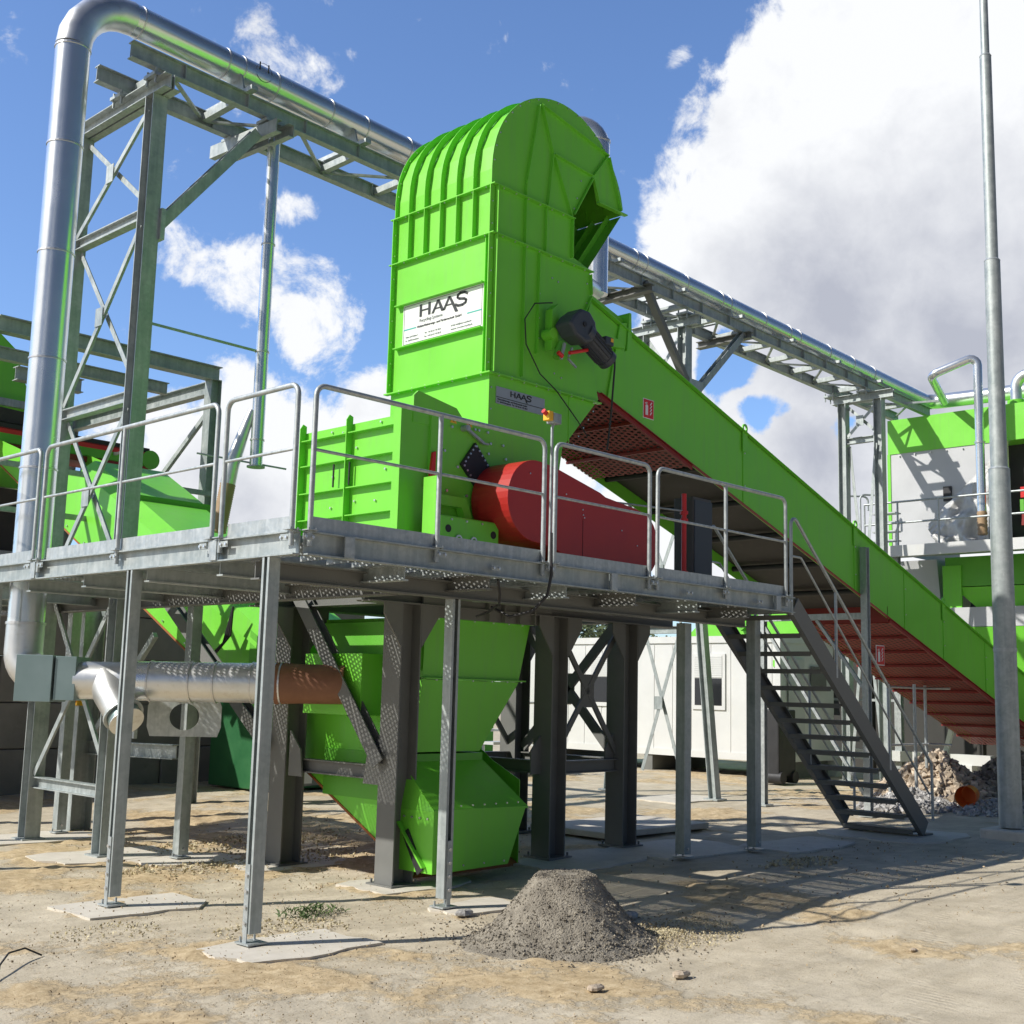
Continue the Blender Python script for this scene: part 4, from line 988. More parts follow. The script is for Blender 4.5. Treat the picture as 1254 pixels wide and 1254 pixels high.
# riser behind the tower
rs=thing('riser_duct','shiny riser duct with an elbow peeking out behind the chute tower','duct',(15.1,12.6,8))
MB().tube(bentpath([(15.15,12.7,8.6),(15.15,12.7,11.55),(14.2,13.6,11.55),(14.2,13.6,10.2)],.36,7),.19,28).build('pipe',DUCT,rs)
MB().ring((15.15,12.7,11.3),(0,0,1),.19,.03,.012).build('clamp_band',BOLT,rs)
n=24;p0=V(13.9,12.2,8.9);p1=V(13.9,12.2,7.6)
MB().tube([V(15.15,12.7,8.65),V(14.6,12.5,8.6),V(13.9,12.2,8.95)],.14,16).build('branch',DUCTM,rs)
MB().tube([p0.lerp(p1,i/(2*n)) for i in range(2*n+1)],.1,18,radii=[.145 if i%2 else .13 for i in range(2*n+1)]).build('flexible_hose',HOSET,rs)

# suction duct under the platform
hd=thing('suction_duct','horizontal silver duct under the platform ending in the green hopper','duct',(7.4,11.8,2))
a=V(6.52,12.75,2.0);b=V(8.02,11.1,2.02); d=(b-a).normalized()
def seg(t0,t1,rr,mat,nm,sm=True): return MB().cyl(a.lerp(b,t0),a.lerp(b,t1),rr,36).build(nm,mat,hd)
seg(0,.28,.205,DUCTM,'pipe'); seg(.28,.36,.212,DUCT,'collar'); seg(.36,.56,.218,DUCTM,'pipe'); seg(.56,.86,.215,DUCTM,'pipe'); seg(.86,1.0,.222,DUCTM,'collar')
for t in (.28,.36,.56,.68,.86,1.0): MB().ring(a.lerp(b,t),d,.218,.018,.010,32).build('clamp_band',BOLT,hd)
c2=V(8.50,10.62,2.02); n=8
MB().tube([b-d*.06,b.lerp(c2,.3),b.lerp(c2,.6),c2],.20,30,radii=[.228,.214,.214,.21]).build('flexible_sleeve',HOSE,hd)
# flat slide-valve plate box at the left end
u=d; s_=V(0,0,1).cross(u).normalized()
def slab(p0,p1,t,z0,z1,mat,nm):
    p0=Vector(p0);p1=Vector(p1);dd=(p1-p0).normalized();q=V(0,0,1).cross(dd)*t/2
    MB().prism([V(*(p0-q).to_tuple()[:2],z0),V(*(p1-q).to_tuple()[:2],z0),V(*(p1+q).to_tuple()[:2],z0),V(*(p0+q).to_tuple()[:2],z0)],(0,0,z1-z0)).build(nm,mat,hd,.004)
pv=a-u*.0
slab(a-u*.62-s_*.0,a-u*.22,.44,1.76,2.26,DUCTG,'valve_box'); slab(a-u*.2,a+u*.03,.40,1.78,2.25,DUCTG,'valve_frame')
# Y branch towards the viewer, blanked with an end plate
p0=a+u*.30; tv_=V(-.42,-.40,0).normalized(); p1=p0+u*.30+tv_*.28+V(0,0,-.36)
MB().tube([p0+V(0,0,.03),p0.lerp(p1,.35),p1],.19,30,radii=[.19,.205,.185]).build('branch',DUCTM,hd)
ax_=(p1-p0).normalized(); MB().ring(p1,ax_,.185,.03,.03,28).build('branch_flange',GALV,hd)
q1=p1+ax_*.10; MB().cyl(p1,q1,.178,28).build('branch_end',DUCTG,hd); MB().cyl(q1,q1+ax_*.012,.186,28).build('blank_plate',DUCTM,hd)
# plate bracket with a round cut-out
pc=V(7.55,12.35,1.62)
ring_out=[(-.5,.22),(.5,.28),(.42,-.1),(.3,-.22),(-.45,-.22)]
bk=thing('duct_bracket','grey bracket plate with a round cut-out below the silver duct','bracket',(7.5,12.3,1.6))
mb=MB(); rt=d
n=24; inner=[(.17*math.cos(2*math.pi*i/n)+.05,.15*math.sin(2*math.pi*i/n)+.0) for i in range(n)]
def outp(i):
    t=2*math.pi*i/n; c,s1=math.cos(t),math.sin(t); k=min(.42/max(abs(c),1e-3),.22/max(abs(s1),1e-3)); return (c*k+.05,s1*k)
vs=[];
for off in (0,.012):
    for i in range(n):
        x_,z_=inner[i]; vs.append(pc+rt*x_+V(0,0,z_)+s_*off)
    for i in range(n):
        x_,z_=outp(i); vs.append(pc+rt*x_+V(0,0,z_)+s_*off)
fs=[]
for i in range(n):
    j=(i+1)%n
    fs+=[(i,j,n+j,n+i),(2*n+i,3*n+i,3*n+j,2*n+j),(i,2*n+i,2*n+j,j),(n+i,n+j,3*n+j,3*n+i)]
mb.add(vs,fs); mb.build('plate',GALV,bk)
MB().bar(pc-rt*.5+V(0,0,.2),pc-rt*.5+V(0,0,-.25),.04,.04).build('arm',GALV,bk)

# ------------------------------------------------------------------ left background
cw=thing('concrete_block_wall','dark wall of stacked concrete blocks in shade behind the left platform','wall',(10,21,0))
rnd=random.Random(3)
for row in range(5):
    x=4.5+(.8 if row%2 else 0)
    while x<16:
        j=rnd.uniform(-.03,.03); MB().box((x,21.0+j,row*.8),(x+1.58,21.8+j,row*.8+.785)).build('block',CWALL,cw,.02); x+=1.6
hf=thing('crane_gantry','grey steel gantry frame with crane beams in the left background','steel frame',(10,19,0))
for (x,y) in ((11.0,17.6),(7.2,17.6),(11.0,22.6),(7.2,22.6)): MB().ibeam((x,y,0),(x,y,7.05),.2,.2,up=(1,0,0)).build('column',GALV2,hf)
for y,z in ((17.6,7.17),(20.3,7.17)): MB().ibeam((7.3 if y<18 else 8.8,y,z),(11.1 if y<18 else 10.0,y,z),.2,.24).build('beam',GALV2,hf)
MB().ibeam((7.0,18.4,6.95),(10.6,18.4,6.95),.14,.2).build('beam',GALV2,hf)
for x in (11.0,7.2): MB().ibeam((x,17.7,6.93),(x,22.5,6.93),.16,.22).build('beam',GALV2,hf)
MB().bar((10.98,17.7,6.5),(10.4,20.6,3.6),.07,.07).build('brace',GALV2,hf)
for z in (4.43,5.1): MB().bar((3.5,17.45,z),(11.0,17.45,z),.06,.08).build('rail',GALV2,hf)
mg=thing('overband_magnet','red and green overband magnet belt unit hanging by a chain behind the railing','magnet separator',(10.2,21,5.3))
p0=V(7.6,21.3,6.25);p1=V(11.6,20.9,6.15)
for (q0,q1,nm,mt,zz,hh) in ((p0,p1,'belt',DARK,.13,.10),(p0,p1,'frame',REDB,.05,.10),(p0,p1,'side',GREEN_D,-.08,.16),(p0,p1,'lower_guard',REDD,-.22,.10)):
    MB().bar(q0+V(0,0,zz),q1+V(0,0,zz),.7,hh).build(nm,mt,mg)
MB().cyl(p1+V(0,-.36,-.03),p1+V(0,.36,-.03),.18,18).build('drum',GREEN_D,mg); MB().prism([p0+V(.4,-.3,.2),p0+V(2.6,-.3,.2),p0+V(2.0,-.3,.42),p0+V(.4,-.3,.5)],(0,.5,0)).build('cover',BELT,mg)
ch=thing('hoist_chain','thin hoist chain hanging from the gantry beam to the magnet','chain',(10.5,19,6.6))
mb=MB(); c0=V(10.3,18.6,6.85);c1=V(10.9,20.7,6.15)
for i in range(44):
    t=i/43; p=c0.lerp(c1,t)-V(0,0,.35*math.sin(math.pi*t)); dd=(c1-c0).normalized(); o=V(0,0,1) if i%2 else s_
    mb.tube([p-dd*.035+o*.014,p+dd*.035+o*.014],.006,5); mb.tube([p-dd*.035-o*.014,p+dd*.035-o*.014],.006,5)
mb.build('links',GALV,ch); MB().ring(c0+V(0,0,.03),(1,0,0),.05,.03,.02,14).build('hook',GALV,ch)
m2=thing('feed_machine','green machine body under the gantry at the left edge of the photo','machine',(8.5,23,4))
MB().prism([(6.7,22.9,5.6),(10.3,22.9,5.6),(10.4,22.9,7.0),(9.9,22.9,8.3),(9.0,22.9,9.0),(6.7,22.9,8.2)],(0,2.5,0)).build('hood',GREEN,m2)
for z in (6.72,7.15): MB().box((6.6,22.8,z),(10.4,22.9,z+.14)).build('bar',GALV2,m2)
MB().box((6.4,22.4,2.6),(10.2,24.5,5.5)).build('dark_body',BELT,m2)
MB().box((6.0,22.0,3.3),(10.1,22.3,4.3)).build('pale_panel',LGREY,m2)
# dark green machine and black drum low behind the duct
gmx=thing('green_container','dark green steel bin in the shade behind the silver duct','bin',(12.5,18.8,0))
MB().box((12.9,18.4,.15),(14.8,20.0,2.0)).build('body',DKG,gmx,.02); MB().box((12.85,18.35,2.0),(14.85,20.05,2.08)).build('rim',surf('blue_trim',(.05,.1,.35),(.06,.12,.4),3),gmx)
for x in (13.1,13.8,14.5): MB().box((x-.03,18.36,.2),(x+.03,18.4,1.95)).build('rib',DKG,gmx)
tr=thing('trailer_chassis','dark low chassis with a blue tank standing behind the grey column','chassis',(12.5,17,0))
MB().bar((12.0,16.5,.46),(15.4,17.4,.46),.25,.16).build('beam',GREY,tr); MB().cyl((12.5,16.7,.86),(14.2,17.2,.86),.34,20).build('tank',surf('dark_blue_paint',(.02,.03,.06),(.03,.045,.08),3),tr)
for p in ((12.2,16.5),(14.0,17.0)): MB().box((p[0],p[1],0.0),(p[0]+.12,p[1]+.12,.38)).build('leg',GALV2,tr)
MB().box((12.1,16.28,.44),(12.45,16.34,.62)).build('lamp_box',LGREY,tr)
MB().bar((12.9,16.5,.55),(13.1,16.45,.85),.04,.1).build('strap',LGREY,tr)
sw=thing('switch_box','small orange switch box on the grey column behind the duct','switch',(8.1,16.6,2))
MB().box((8.02,15.7,1.66),(8.12,15.8,1.80)).build('case',YEL,sw,.005); MB().cyl((8.02,15.75,1.73),(8.0,15.75,1.73),.025,10).build('knob',REDB,sw)
cx=thing('back_column','grey steel column standing behind the base of the lattice tower','column',(8.2,15.8,0))
MB().ibeam((8.2,15.85,0),(8.2,15.85,3.0),.3,.3,up=(1,0,0)).build('post',GALV2,cx)
MB().ibeam((8.3,15.8,1.1),(8.3,13.6,1.15),.12,.18).build('rail',GALV2,cx); MB().bar((8.25,15.6,1.3),(8.25,14.2,2.6),.06,.08).build('brace',GALV2,cx)

# ------------------------------------------------------------------ office container
oc=thing('office_container','white office container with roller shutter windows behind the trestle','container',(26.5,18,0))
CXf=24.6; Yc=15.0
z0,z1=.55,3.42
MB().box((CXf,Yc,z0),(CXf+2.44,Yc+7.6,z1)).build('body',WHITE,oc)
mb=MB(); y=Yc+.2
while y<Yc+7.5: mb.box((CXf-.012,y,z0+.15),(CXf,y+.50,z1-.2)); y+=.56
mb.build('panel',WHITE,oc)
for z in (z0,z1-.16): MB().box((CXf-.04,Yc-.04,z),(CXf+2.48,Yc+7.64,z+.16)).build('frame_rail',WHITE,oc)
for y in (Yc-.04,Yc+7.5): MB().box((CXf-.045,y,z0+.16),(CXf+.1,y+.14,z1-.16)).build('corner_post',WHITE,oc)
for y in (16.45,19.7):
    w=MB().box((CXf-.05,y,1.68),(CXf-.012,y+.95,3.0)).build('window',WHITE,oc); MB().box((CXf-.056,y+.09,1.78),(CXf-.05,y+.86,2.42)).build('pane',GLASS,w)
    mb=MB()
    for k in range(10): mb.box((CXf-.062,y+.08,2.44+k*.052),(CXf-.051,y+.87,2.485+k*.052))
    mb.build('shutter',WHITE,w)
for y in (15.1,18.6,22.0): MB().box((CXf,y,.12),(CXf+2.3,y+.25,z0)).build('foot',GREY,oc)
MB().box((CXf+.3,Yc-.055,.9),(CXf+1.0,Yc-.041,2.9)).build('door',LGREY,oc); MB().box((CXf+1.3,Yc-.06,2.2),(CXf+2.0,Yc-.041,2.75)).build('window',GREY,oc)
MB().box((CXf-.03,Yc+.02,2.7),(CXf-.012,Yc+.16,2.85)).build('green_tag',GREEN,oc)
wb=thing('wheeled_bin','black bin with a red side standing at the end of the white container','bin',(24,14.4,.18))
MB().box((22.9,14.0,.35),(23.6,14.55,1.75)).build('body',DARK,wb,.03); MB().box((22.88,14.49,.37),(22.92,14.56,1.72)).build('red_side',REDB,wb)
for x in (23.0,23.5): MB().cyl((x,13.95,.33),(x,14.6,.33),.13,14).build('wheel',DARK,wb)
gs=thing('green_skip','bright green skip far behind between the grey columns','skip',(20,21,0))
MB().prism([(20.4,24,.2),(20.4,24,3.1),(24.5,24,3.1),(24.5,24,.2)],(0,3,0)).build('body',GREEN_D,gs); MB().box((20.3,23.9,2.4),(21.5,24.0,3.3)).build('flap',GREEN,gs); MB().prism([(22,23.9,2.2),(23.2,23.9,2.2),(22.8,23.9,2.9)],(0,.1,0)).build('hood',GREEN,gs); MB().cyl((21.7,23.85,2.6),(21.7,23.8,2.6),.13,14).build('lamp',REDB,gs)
ws=thing('white_steps','white handrail and steps far behind next to the green skip','steps',(19,19,0))
for z in (1.15,1.75): MB().tube([(18.6,19.2,z-.5),(19.1,19.0,z),(21.5,18.6,z)],.03,8).build('rail',WHITE,ws)
for p in ((19.1,19.0),(21.3,18.6)): MB().cyl((p[0],p[1],.15),(p[0],p[1],1.75),.03,8).build('post',WHITE,ws)
for z in (.35,.6,.85): MB().box((19.0,18.6,z),(21.0,19.0,z+.06)).build('tread',WHITE,ws)
gr=thing('green_roof_machine','bright green machine top showing above the white container','machine',(30,20,3))
MB().prism([(30,17.5,2.5),(30,22.8,2.5),(30,20.0,5.0),(30,17.8,5.3)],(2,0,0)).build('hood',GREEN,gr); MB().bar((29.9,19.5,3.9),(29.9,18.2,4.8),.1,.1).build('bar',GREEN_D,gr)

# ------------------------------------------------------------------ green and white plant on the right
pl=thing('filter_plant','big green and light grey plant building on a raised platform at the right','plant building',(30,9,0))
PX=28.0;PYc=13.95
MB().box((PX,4.5,8.04),(PX+4,PYc,8.90)).build('green_band',GREEN,pl)
MB().box((PX+.02,11.15,5.7),(PX+.06,PYc-.02,8.04)).build('grey_panel',LGREY,pl)
MB().box((PX+.0,PYc-.06,5.6),(PX+.1,PYc+.02,8.04)).build('corner_trim',GREEN,pl)
MB().box((PX+.02,PYc-.02,5.6),(PX+4,PYc,8.04)).build('side_panel',LGREY,pl)
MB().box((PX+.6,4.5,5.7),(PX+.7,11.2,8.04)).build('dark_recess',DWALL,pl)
MB().box((PX+.45,9.3,6.75),(PX+.6,10.9,7.0)).build('red_beam',REDB,pl); MB().box((PX+.45,9.3,6.1),(PX+.6,10.9,6.4)).build('red_beam',REDD,pl); MB().box((PX+.4,9.3,6.42),(PX+.6,10.9,6.7)).build('green_beam',GREEN_D,pl)
MB().box((PX+.2,4.5,5.62),(PX+.4,11.15,5.76)).build('green_beam',GREEN,pl)
mb=MB(); y=PYc-.3
while y>11.2: mb.cyl((PX+.02,y,7.98),(PX-.02,y,7.98),.02,6); y-=.4
mb.build('bolts',BOLT,pl)
MB().box((PX-.02,12.35,6.75),(PX+.02,12.55,7.1)).build('hatch',DARK,pl)
# deck and railing
dk=thing('plant_deck','light steel deck with railing in front of the green and grey plant','deck',(27,10,5.3))
MB().box((26.95,4,5.44),(27.95,14.1,5.58)).build('deck_plate',GALV,dk); MB().cbeam((26.9,4,5.48),(26.9,14.15,5.48),.08,.26,t=.015,flip=1).build('edge_beam',WHITE,dk)
for z in (6.15,6.65): MB().tube([(26.92,4,z),(26.92,14.05,z)],.025,8).build('rail',GALV,dk)
y=4.5
for y in (5,6.5,8,9.4,10.8,12.2,13.2,14.05): MB().cyl((26.92,y,5.5),(26.92,y,6.65),.025,8).build('rail_post',GALV,dk)
ld=thing('ladder_hoops','curved ladder rails at the left end of the plant deck','ladder',(26.8,14.5,4))
for y in (14.25,14.6): MB().tube(bentpath([(27.1,y,4.6),(27.1,y,6.95),(27.5,y-.35,6.95),(27.5,y-.35,6.6)],.12,4),.025,8).build('rail',GALV,ld)
for y in (15.3,16.3): MB().cyl((26.4,y,4.2),(26.4,y,6.4),.03,8).build('post',GALV,ld)
MB().tube([(26.4,16.4,6.3),(26.4,15.2,6.3),(26.9,14.8,6.35)],.025,8).build('rail',GALV,ld); MB().bar((26.4,16.3,4.6),(26.6,14.2,5.8),.05,.05).build('brace',GALV,ld)
for k in range(4): MB().box((27.0,13.3,5.75+k*.22),(27.3,13.9,5.78+k*.22)).build('rung',GALV,ld)
# tarpaulin
mb=MB(); nu,nv=34,30; tv=[]
for j in range(nv+1):
    for i in range(nu+1):
        u_=i/nu; v_=j/nv
        # quad from (11.2,7.75) top down to spread between 11.2 and 12.9 at z 5.7
        zt_=7.75-u_*1.6; top=V(27.9,11.2+u_*1.75,zt_); bot=V(27.75,11.35+u_*1.2,5.66)
        p=top.lerp(bot,v_); nn=noise.fractal(Vector((u_*3.0,v_*4,2.2)),1.1,2.1,3)
        fold=math.sin((u_*.9+v_*.5)*14+3*nn)*.06*(.4+v_)
        p.x+=-.12*v_-.10*nn*(.3+v_)+fold-.04; p.z+=.05*nn; tv.append(p)
mb.add(tv,[(j*(nu+1)+i,j*(nu+1)+i+1,(j+1)*(nu+1)+i+1,(j+1)*(nu+1)+i) for j in range(nv) for i in range(nu)],True)
solo(mb,'tarpaulin',TARP,'crumpled silver tarpaulin hanging on the grey plant wall behind the deck railing','tarpaulin',(27.8,12,6))
# plant pipes
pp=thing('plant_pipe','thin shiny pipe looping over the plant roof and down its front','pipe',(27,11.5,6))
MB().tube(bentpath([(28.3,12.6,9.25),(26.8,12.25,9.55),(27.2,11.3,9.95),(27.2,11.3,6.3)],.16,5),.10,18).build('pipe',DUCT,pp)
n=12;MB().tube([V(27.2,11.3,6.3-.045*i) for i in range(n+1)],.1,16,radii=[.115 if i%2 else .10 for i in range(n+1)]).build('flexible_hose',HOSET,pp)
mb=MB(); mb.ring((27.2,11.3,7.9),(0,0,1),.1,.04,.02,20); mb.build('clamp_band',BOLT,pp)
pp2=thing('roof_pipe','shiny pipes lying along the roof of the green plant','pipe',(29,10,9.2))
MB().tube(bentpath([(29.2,PY,zp(29.2)),(29.6,PY,zp(29.2)),(29.6,5,9.4)],.3,5),.19,20).build('pipe',DUCT,pp2); MB().tube(bentpath([(28.4,10.9,8.95),(28.4,10.9,9.65),(28.4,9,9.65)],.3,5),.13,16).build('vent_elbow',DUCTM,pp2)
MB().cyl((28.4,10.9,8.9),(28.4,10.9,9.05),.2,16).build('green_collar',GREEN,pp2); MB().bar((27.2,14.2,9.15),(27.9,12.6,9.2),.05,.05).build('tray',GALV,pp2)
# underside funnels of the plant
pf=thing('plant_funnel','green and grey funnel hanging in shade under the plant deck','funnel',(29,11,4))
frus((28.3,30.5,12.9,14.0),5.4,(28.9,30,13.0,13.8),3.2,0,0).build('grey_cone',LGREY,pf)
MB().box((28.1,8.5,4.7),(29.5,12.6,5.40)).build('green_box',GREEN_D,pf)
frus((28.1,29.5,9.2,12.4),4.68,(28.3,29.3,10.0,11.6),3.9,0,0).build('green_cone',GREEN,pf)
MB().prism([(28.0,12.6,4.2),(28.0,10.4,4.2),(28.0,10.0,3.75),(28.0,12.9,3.75)],(.9,0,0)).build('grey_hood',LGREY,pf)
frus((28.0,29.2,10.2,12.6),3.74,(28.3,28.9,10.6,12.0),2.6,0,0).build('lower_cone',GREEN,pf)
MB().prism([(28.05,12.65,2.4),(28.05,12.65,5.2),(28.05,12.2,5.2),(28.05,12.2,3.6)],(.06,0,0)).build('green_rib',GREEN,pf)
MB().box((27.9,8,2.2),(29.8,10.1,3.6)).build('drive_housing',GREEN_D,pf); MB().cyl((27.88,9.2,2.9),(27.82,9.2,2.9),.4,20).build('round_cover',DARK,pf)
# dark wall and bright frame under the plant
dw=thing('dark_back_wall','dark shaded wall under the plant behind the stairs and rubble','wall',(31,12,0))
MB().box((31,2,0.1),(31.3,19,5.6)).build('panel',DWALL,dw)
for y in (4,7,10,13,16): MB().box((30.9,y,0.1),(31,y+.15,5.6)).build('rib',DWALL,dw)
lf=thing('plant_substructure','pale steel legs and beams carrying the plant behind the rubble','steel frame',(28,12,0))
for (x,y) in ((27.2,15.3),(27.2,13.4),(27.4,10.3),(28.6,9.3)): MB().ibeam((x,y,.15),(x,y,5.4),.16,.16,up=(1,0,0)).build('post',GALV,lf)
MB().box((27.0,11.2,.62),(27.2,15.4,.85)).build('sill_beam',WHITE,lf)
for y in (11.6,14.9): MB().box((26.95,y,.15),(27.25,y+.35,.62)).build('foot',WHITE,lf)
MB().bar((27.2,12.3,.85),(27.2,11.7,3.0),.10,.10).build('brace',WHITE,lf); MB().bar((27.2,10.4,.85),(27.2,11.2,2.8),.05,.05).build('brace',GALV,lf)
MB().bar((27.2,13.5,2.0),(27.2,15.2,2.0),.06,.06).build('rail',GALV,lf)
hm=thing('yard_handrail','thin handrail cage behind the stair foot','railing',(22,10,.18))
for (x,y) in ((21.0,10.55),(21.0,10.05),(22.6,10.6)): MB().cyl((x,y,.18),(x,y,2.3),.03,8).build('post',GALV,hm)
for z in (1.2,2.25): MB().tube([(21.0,10.55,z),(22.6,10.6,z),(22.6,10.1,z)],.022,8).build('rail',GALV,hm)

# ------------------------------------------------------------------ mast
ms=thing('lamp_mast','tall stepped grey steel mast rising out of the frame at the right','mast',(17.5,7.0,.18))
MX,MY=17.45,6.98
def rad(z): return .135
for z0_,z1_,r0,r1 in ((.3,5.35,.158,.148),(5.35,8.5,.118,.112),(8.5,11.75,.088,.084),(11.75,16,.062,.055)):
    MB().cyl((MX,MY,z0_),(MX,MY,z1_),r0,28,r1).build('pole_section',GALV2,ms); MB().cyl((MX,MY,z1_),(MX,MY,z1_+.035),r1+.004,28,r1*.8).build('collar',GALV,ms)
MB().ring((MX,MY,2.75),(0,0,1),.152,.05,.008).build('tag_band',GALV,ms)
MB().box((MX-.32,MY-.32,.02),(MX+.32,MY+.32,.28)).build('concrete_foot',CONC,ms,.03)

# ------------------------------------------------------------------ loose material
def chunk(mb,c,s,rnd,flat=.75):
    """an irregular broken lump"""
    base=[(1,0,0),(-1,0,0),(0,1,0),(0,-1,0),(0,0,1),(0,0,-1),(.6,.6,.5),(-.6,.6,.5),(.6,-.6,.5),(-.6,-.6,.5)]
    vs=[]
    for b in base[:6]:
        k=rnd.uniform(.6,1.25); vs.append(V(b[0]*k*s,b[1]*k*s,b[2]*k*s*flat))
    R3=Matrix.Rotation(rnd.uniform(0,6.28),3,Vector((rnd.uniform(-1,1),rnd.uniform(-1,1),rnd.uniform(-1,1))).normalized())
    vs=[R3@v+Vector(c) for v in vs]
    mb.add(vs,[(0,2,4),(2,1,4),(1,3,4),(3,0,4),(2,0,5),(1,2,5),(3,1,5),(0,3,5)])
def mound(name,label,cat,mat,cx,cy,rx,ry,h,flat_top,seed,stones,smat,res=90,group=None,ss_=(.006,.018),kind=None):
    t=thing(name,label,cat,(cx,cy,G(cx,cy)-.02),group)
    mb=MB(); vs=[];n=res
    def hz_(u,v):
        a=math.atan2(v,u); d=math.hypot(u,v)*(1+.20*noise.noise(Vector((math.cos(a)*1.4,math.sin(a)*1.4,seed))))
        if d>=1: return -.03
        hh=min(1,(1-d)/(1-flat_top))
        return h*max(0,.72*hh**1.75+.28*hh)+.03*h*noise.fractal(Vector((u*5,v*5,seed)),.8,2.1,5)*min(1,(1-d)*4) 
    for j in range(n+1):
        for i in range(n+1):
            u=-1.1+2.2*i/n; v=-1.1+2.2*j/n
            x=cx+u*rx;y=cy+v*ry
            vs.append((x,y,G(x,y)-.012+max(-.03,hz_(u,v))))
    mb.add(vs,[(j*(n+1)+i,j*(n+1)+i+1,(j+1)*(n+1)+i+1,(j+1)*(n+1)+i) for j in range(n) for i in range(n)],True)
    mb.build('heap_body',mat,t)
    rnd=random.Random(seed); mb=MB()
    for k in range(stones):
        a=rnd.uniform(0,6.28); d=rnd.uniform(.12,1.12)
        if d>1 and rnd.random()<.5: d=rnd.uniform(.5,1)
        u,v=d*math.cos(a),d*math.sin(a); x=cx+u*rx;y=cy+v*ry
        z=G(x,y)-.012+max(0,hz_(u,v)); s=rnd.uniform(*ss_)*(1.4 if d>.75 else 1)
        chunk(mb,(x,y,z+s*.2),s,rnd)
    for k in range(stones//9):
        a=rnd.uniform(0,6.28); d=rnd.uniform(.95,1.5) if rnd.random()<.6 else rnd.uniform(.5,1)
        u,v=d*math.cos(a),d*math.sin(a); x=cx+u*rx;y=cy+v*ry; s=rnd.uniform(ss_[1],ss_[1]*2)*(1 if d<1 else .7)
        chunk(mb,(x,y,G(x,y)-.006+max(0,hz_(u,v))),s,rnd)
    o=mb.build('loose_stones',smat,t); o['kind']='stuff'
    return t
mound('gravel_heap','conical heap of dark grey grit with a flattened top in the foreground','gravel heap',GRAV,7.88,6.84,.86,.80,.53,.30,5,5200,GRAV,150,None,(.004,.011))
# pale rubble
rb=thing('rubble_heap','pale heap of broken rubble and scrap by the foot of the stairs','rubble heap',(21.5,10.2,.15))
rnd=random.Random(9)
for nm,mat,cx,cy,rx,ry,h,cnt,s0,s1 in (('rubble',STONE,23.2,10.7,1.5,1.3,.95,1300,.04,.12),('rubble',STONEG,20.4,9.9,1.2,.8,.36,700,.02,.08),('rubble',STONEG,21.4,8.7,1.5,.6,.22,500,.02,.08),('dark_rubble',GRAV,24.3,9.6,1.3,1.3,1.0,700,.05,.13)):
    mb=MB()
    for k in range(cnt):
        a=rnd.uniform(0,6.28); d=rnd.random()**.6; x=cx+rx*d*math.cos(a);y=cy+ry*d*math.sin(a)
        z=G(x,y)+h*max(0,1-d)*rnd.uniform(.75,1.0)
        chunk(mb,(x,y,z),rnd.uniform(s0,s1),rnd)
    o=mb.build(nm,mat,rb); o['kind']='stuff'
    mb=MB(); n=20
    vs=[(cx+rx*(-1+2*i/n),cy+ry*(-1+2*j/n),G(cx,cy)-.03+h*.9*max(0,1-math.hypot(-1+2*i/n,-1+2*j/n))) for j in range(n+1) for i in range(n+1)]
    mb.add(vs,[(j*(n+1)+i,j*(n+1)+i+1,(j+1)*(n+1)+i+1,(j+1)*(n+1)+i) for j in range(n) for i in range(n)]); mb.build('heap_body',mat,rb)
bk_=MB(); bk_.tube([(20.95,9.05,.45),(20.62,9.0,.42)],.17,20,radii=[.15,.18],cap=False); bk_.tube([(20.95,9.05,.45),(20.93,9.05,.45)],.15,20)
solo(bk_,'orange_bucket',ORANGE,'orange bucket lying on its side in the pale rubble','bucket',(20.8,9.03,.4))
# straw coloured chips, scattered grit, weeds
def scatter(name,mat,spots,seed,flat=.4,n_=1):
    rnd=random.Random(seed); mb=MB()
    for (cx,cy,rx,ry,cnt,s0,s1) in spots:
        for k in range(cnt):
            a=rnd.uniform(0,6.28);d=rnd.random()**.55; x=cx+rx*d*math.cos(a);y=cy+ry*d*math.sin(a)
            chunk(mb,(x,y,G(x,y)+.004+.02*(1-d)),rnd.uniform(s0,s1),rnd,flat)
    o=mb.build(name,mat); o['kind']='stuff'; o['label']={'wood_chips':'pale wood chips strewn round the grey grit heap and posts','ground_grit':'small stones and grit strewn over the yard'}[name]; o['category']='debris'
scatter('wood_chips',CHIP,[(8.75,6.38,.75,.5,1500,.004,.013),(8.6,6.5,.4,.25,500,.005,.014),(6.35,8.6,.6,.45,420,.005,.018),(8.9,11.9,1.0,.6,500,.006,.024),(9.3,13.3,1.5,.8,700,.007,.028),(7.6,12.0,.8,.5,240,.01,.03),(5.2,9.4,.45,.35,200,.004,.016),(12.9,7.6,.8,.3,200,.01,.03)],21)
scatter('ground_grit',DIRTS,[(6.2,7.2,2.6,2.6,1500,.003,.009),(6.5,10,2.8,2.5,1200,.004,.012),(4.6,6.6,1.5,1.5,800,.002,.008),(9,6,4,1.6,500,.003,.009),(9.5,12.5,3,3,700,.006,.02),(8.6,6.6,1.2,.5,500,.004,.012),(13,7,4,2,400,.006,.02)],22,.45)
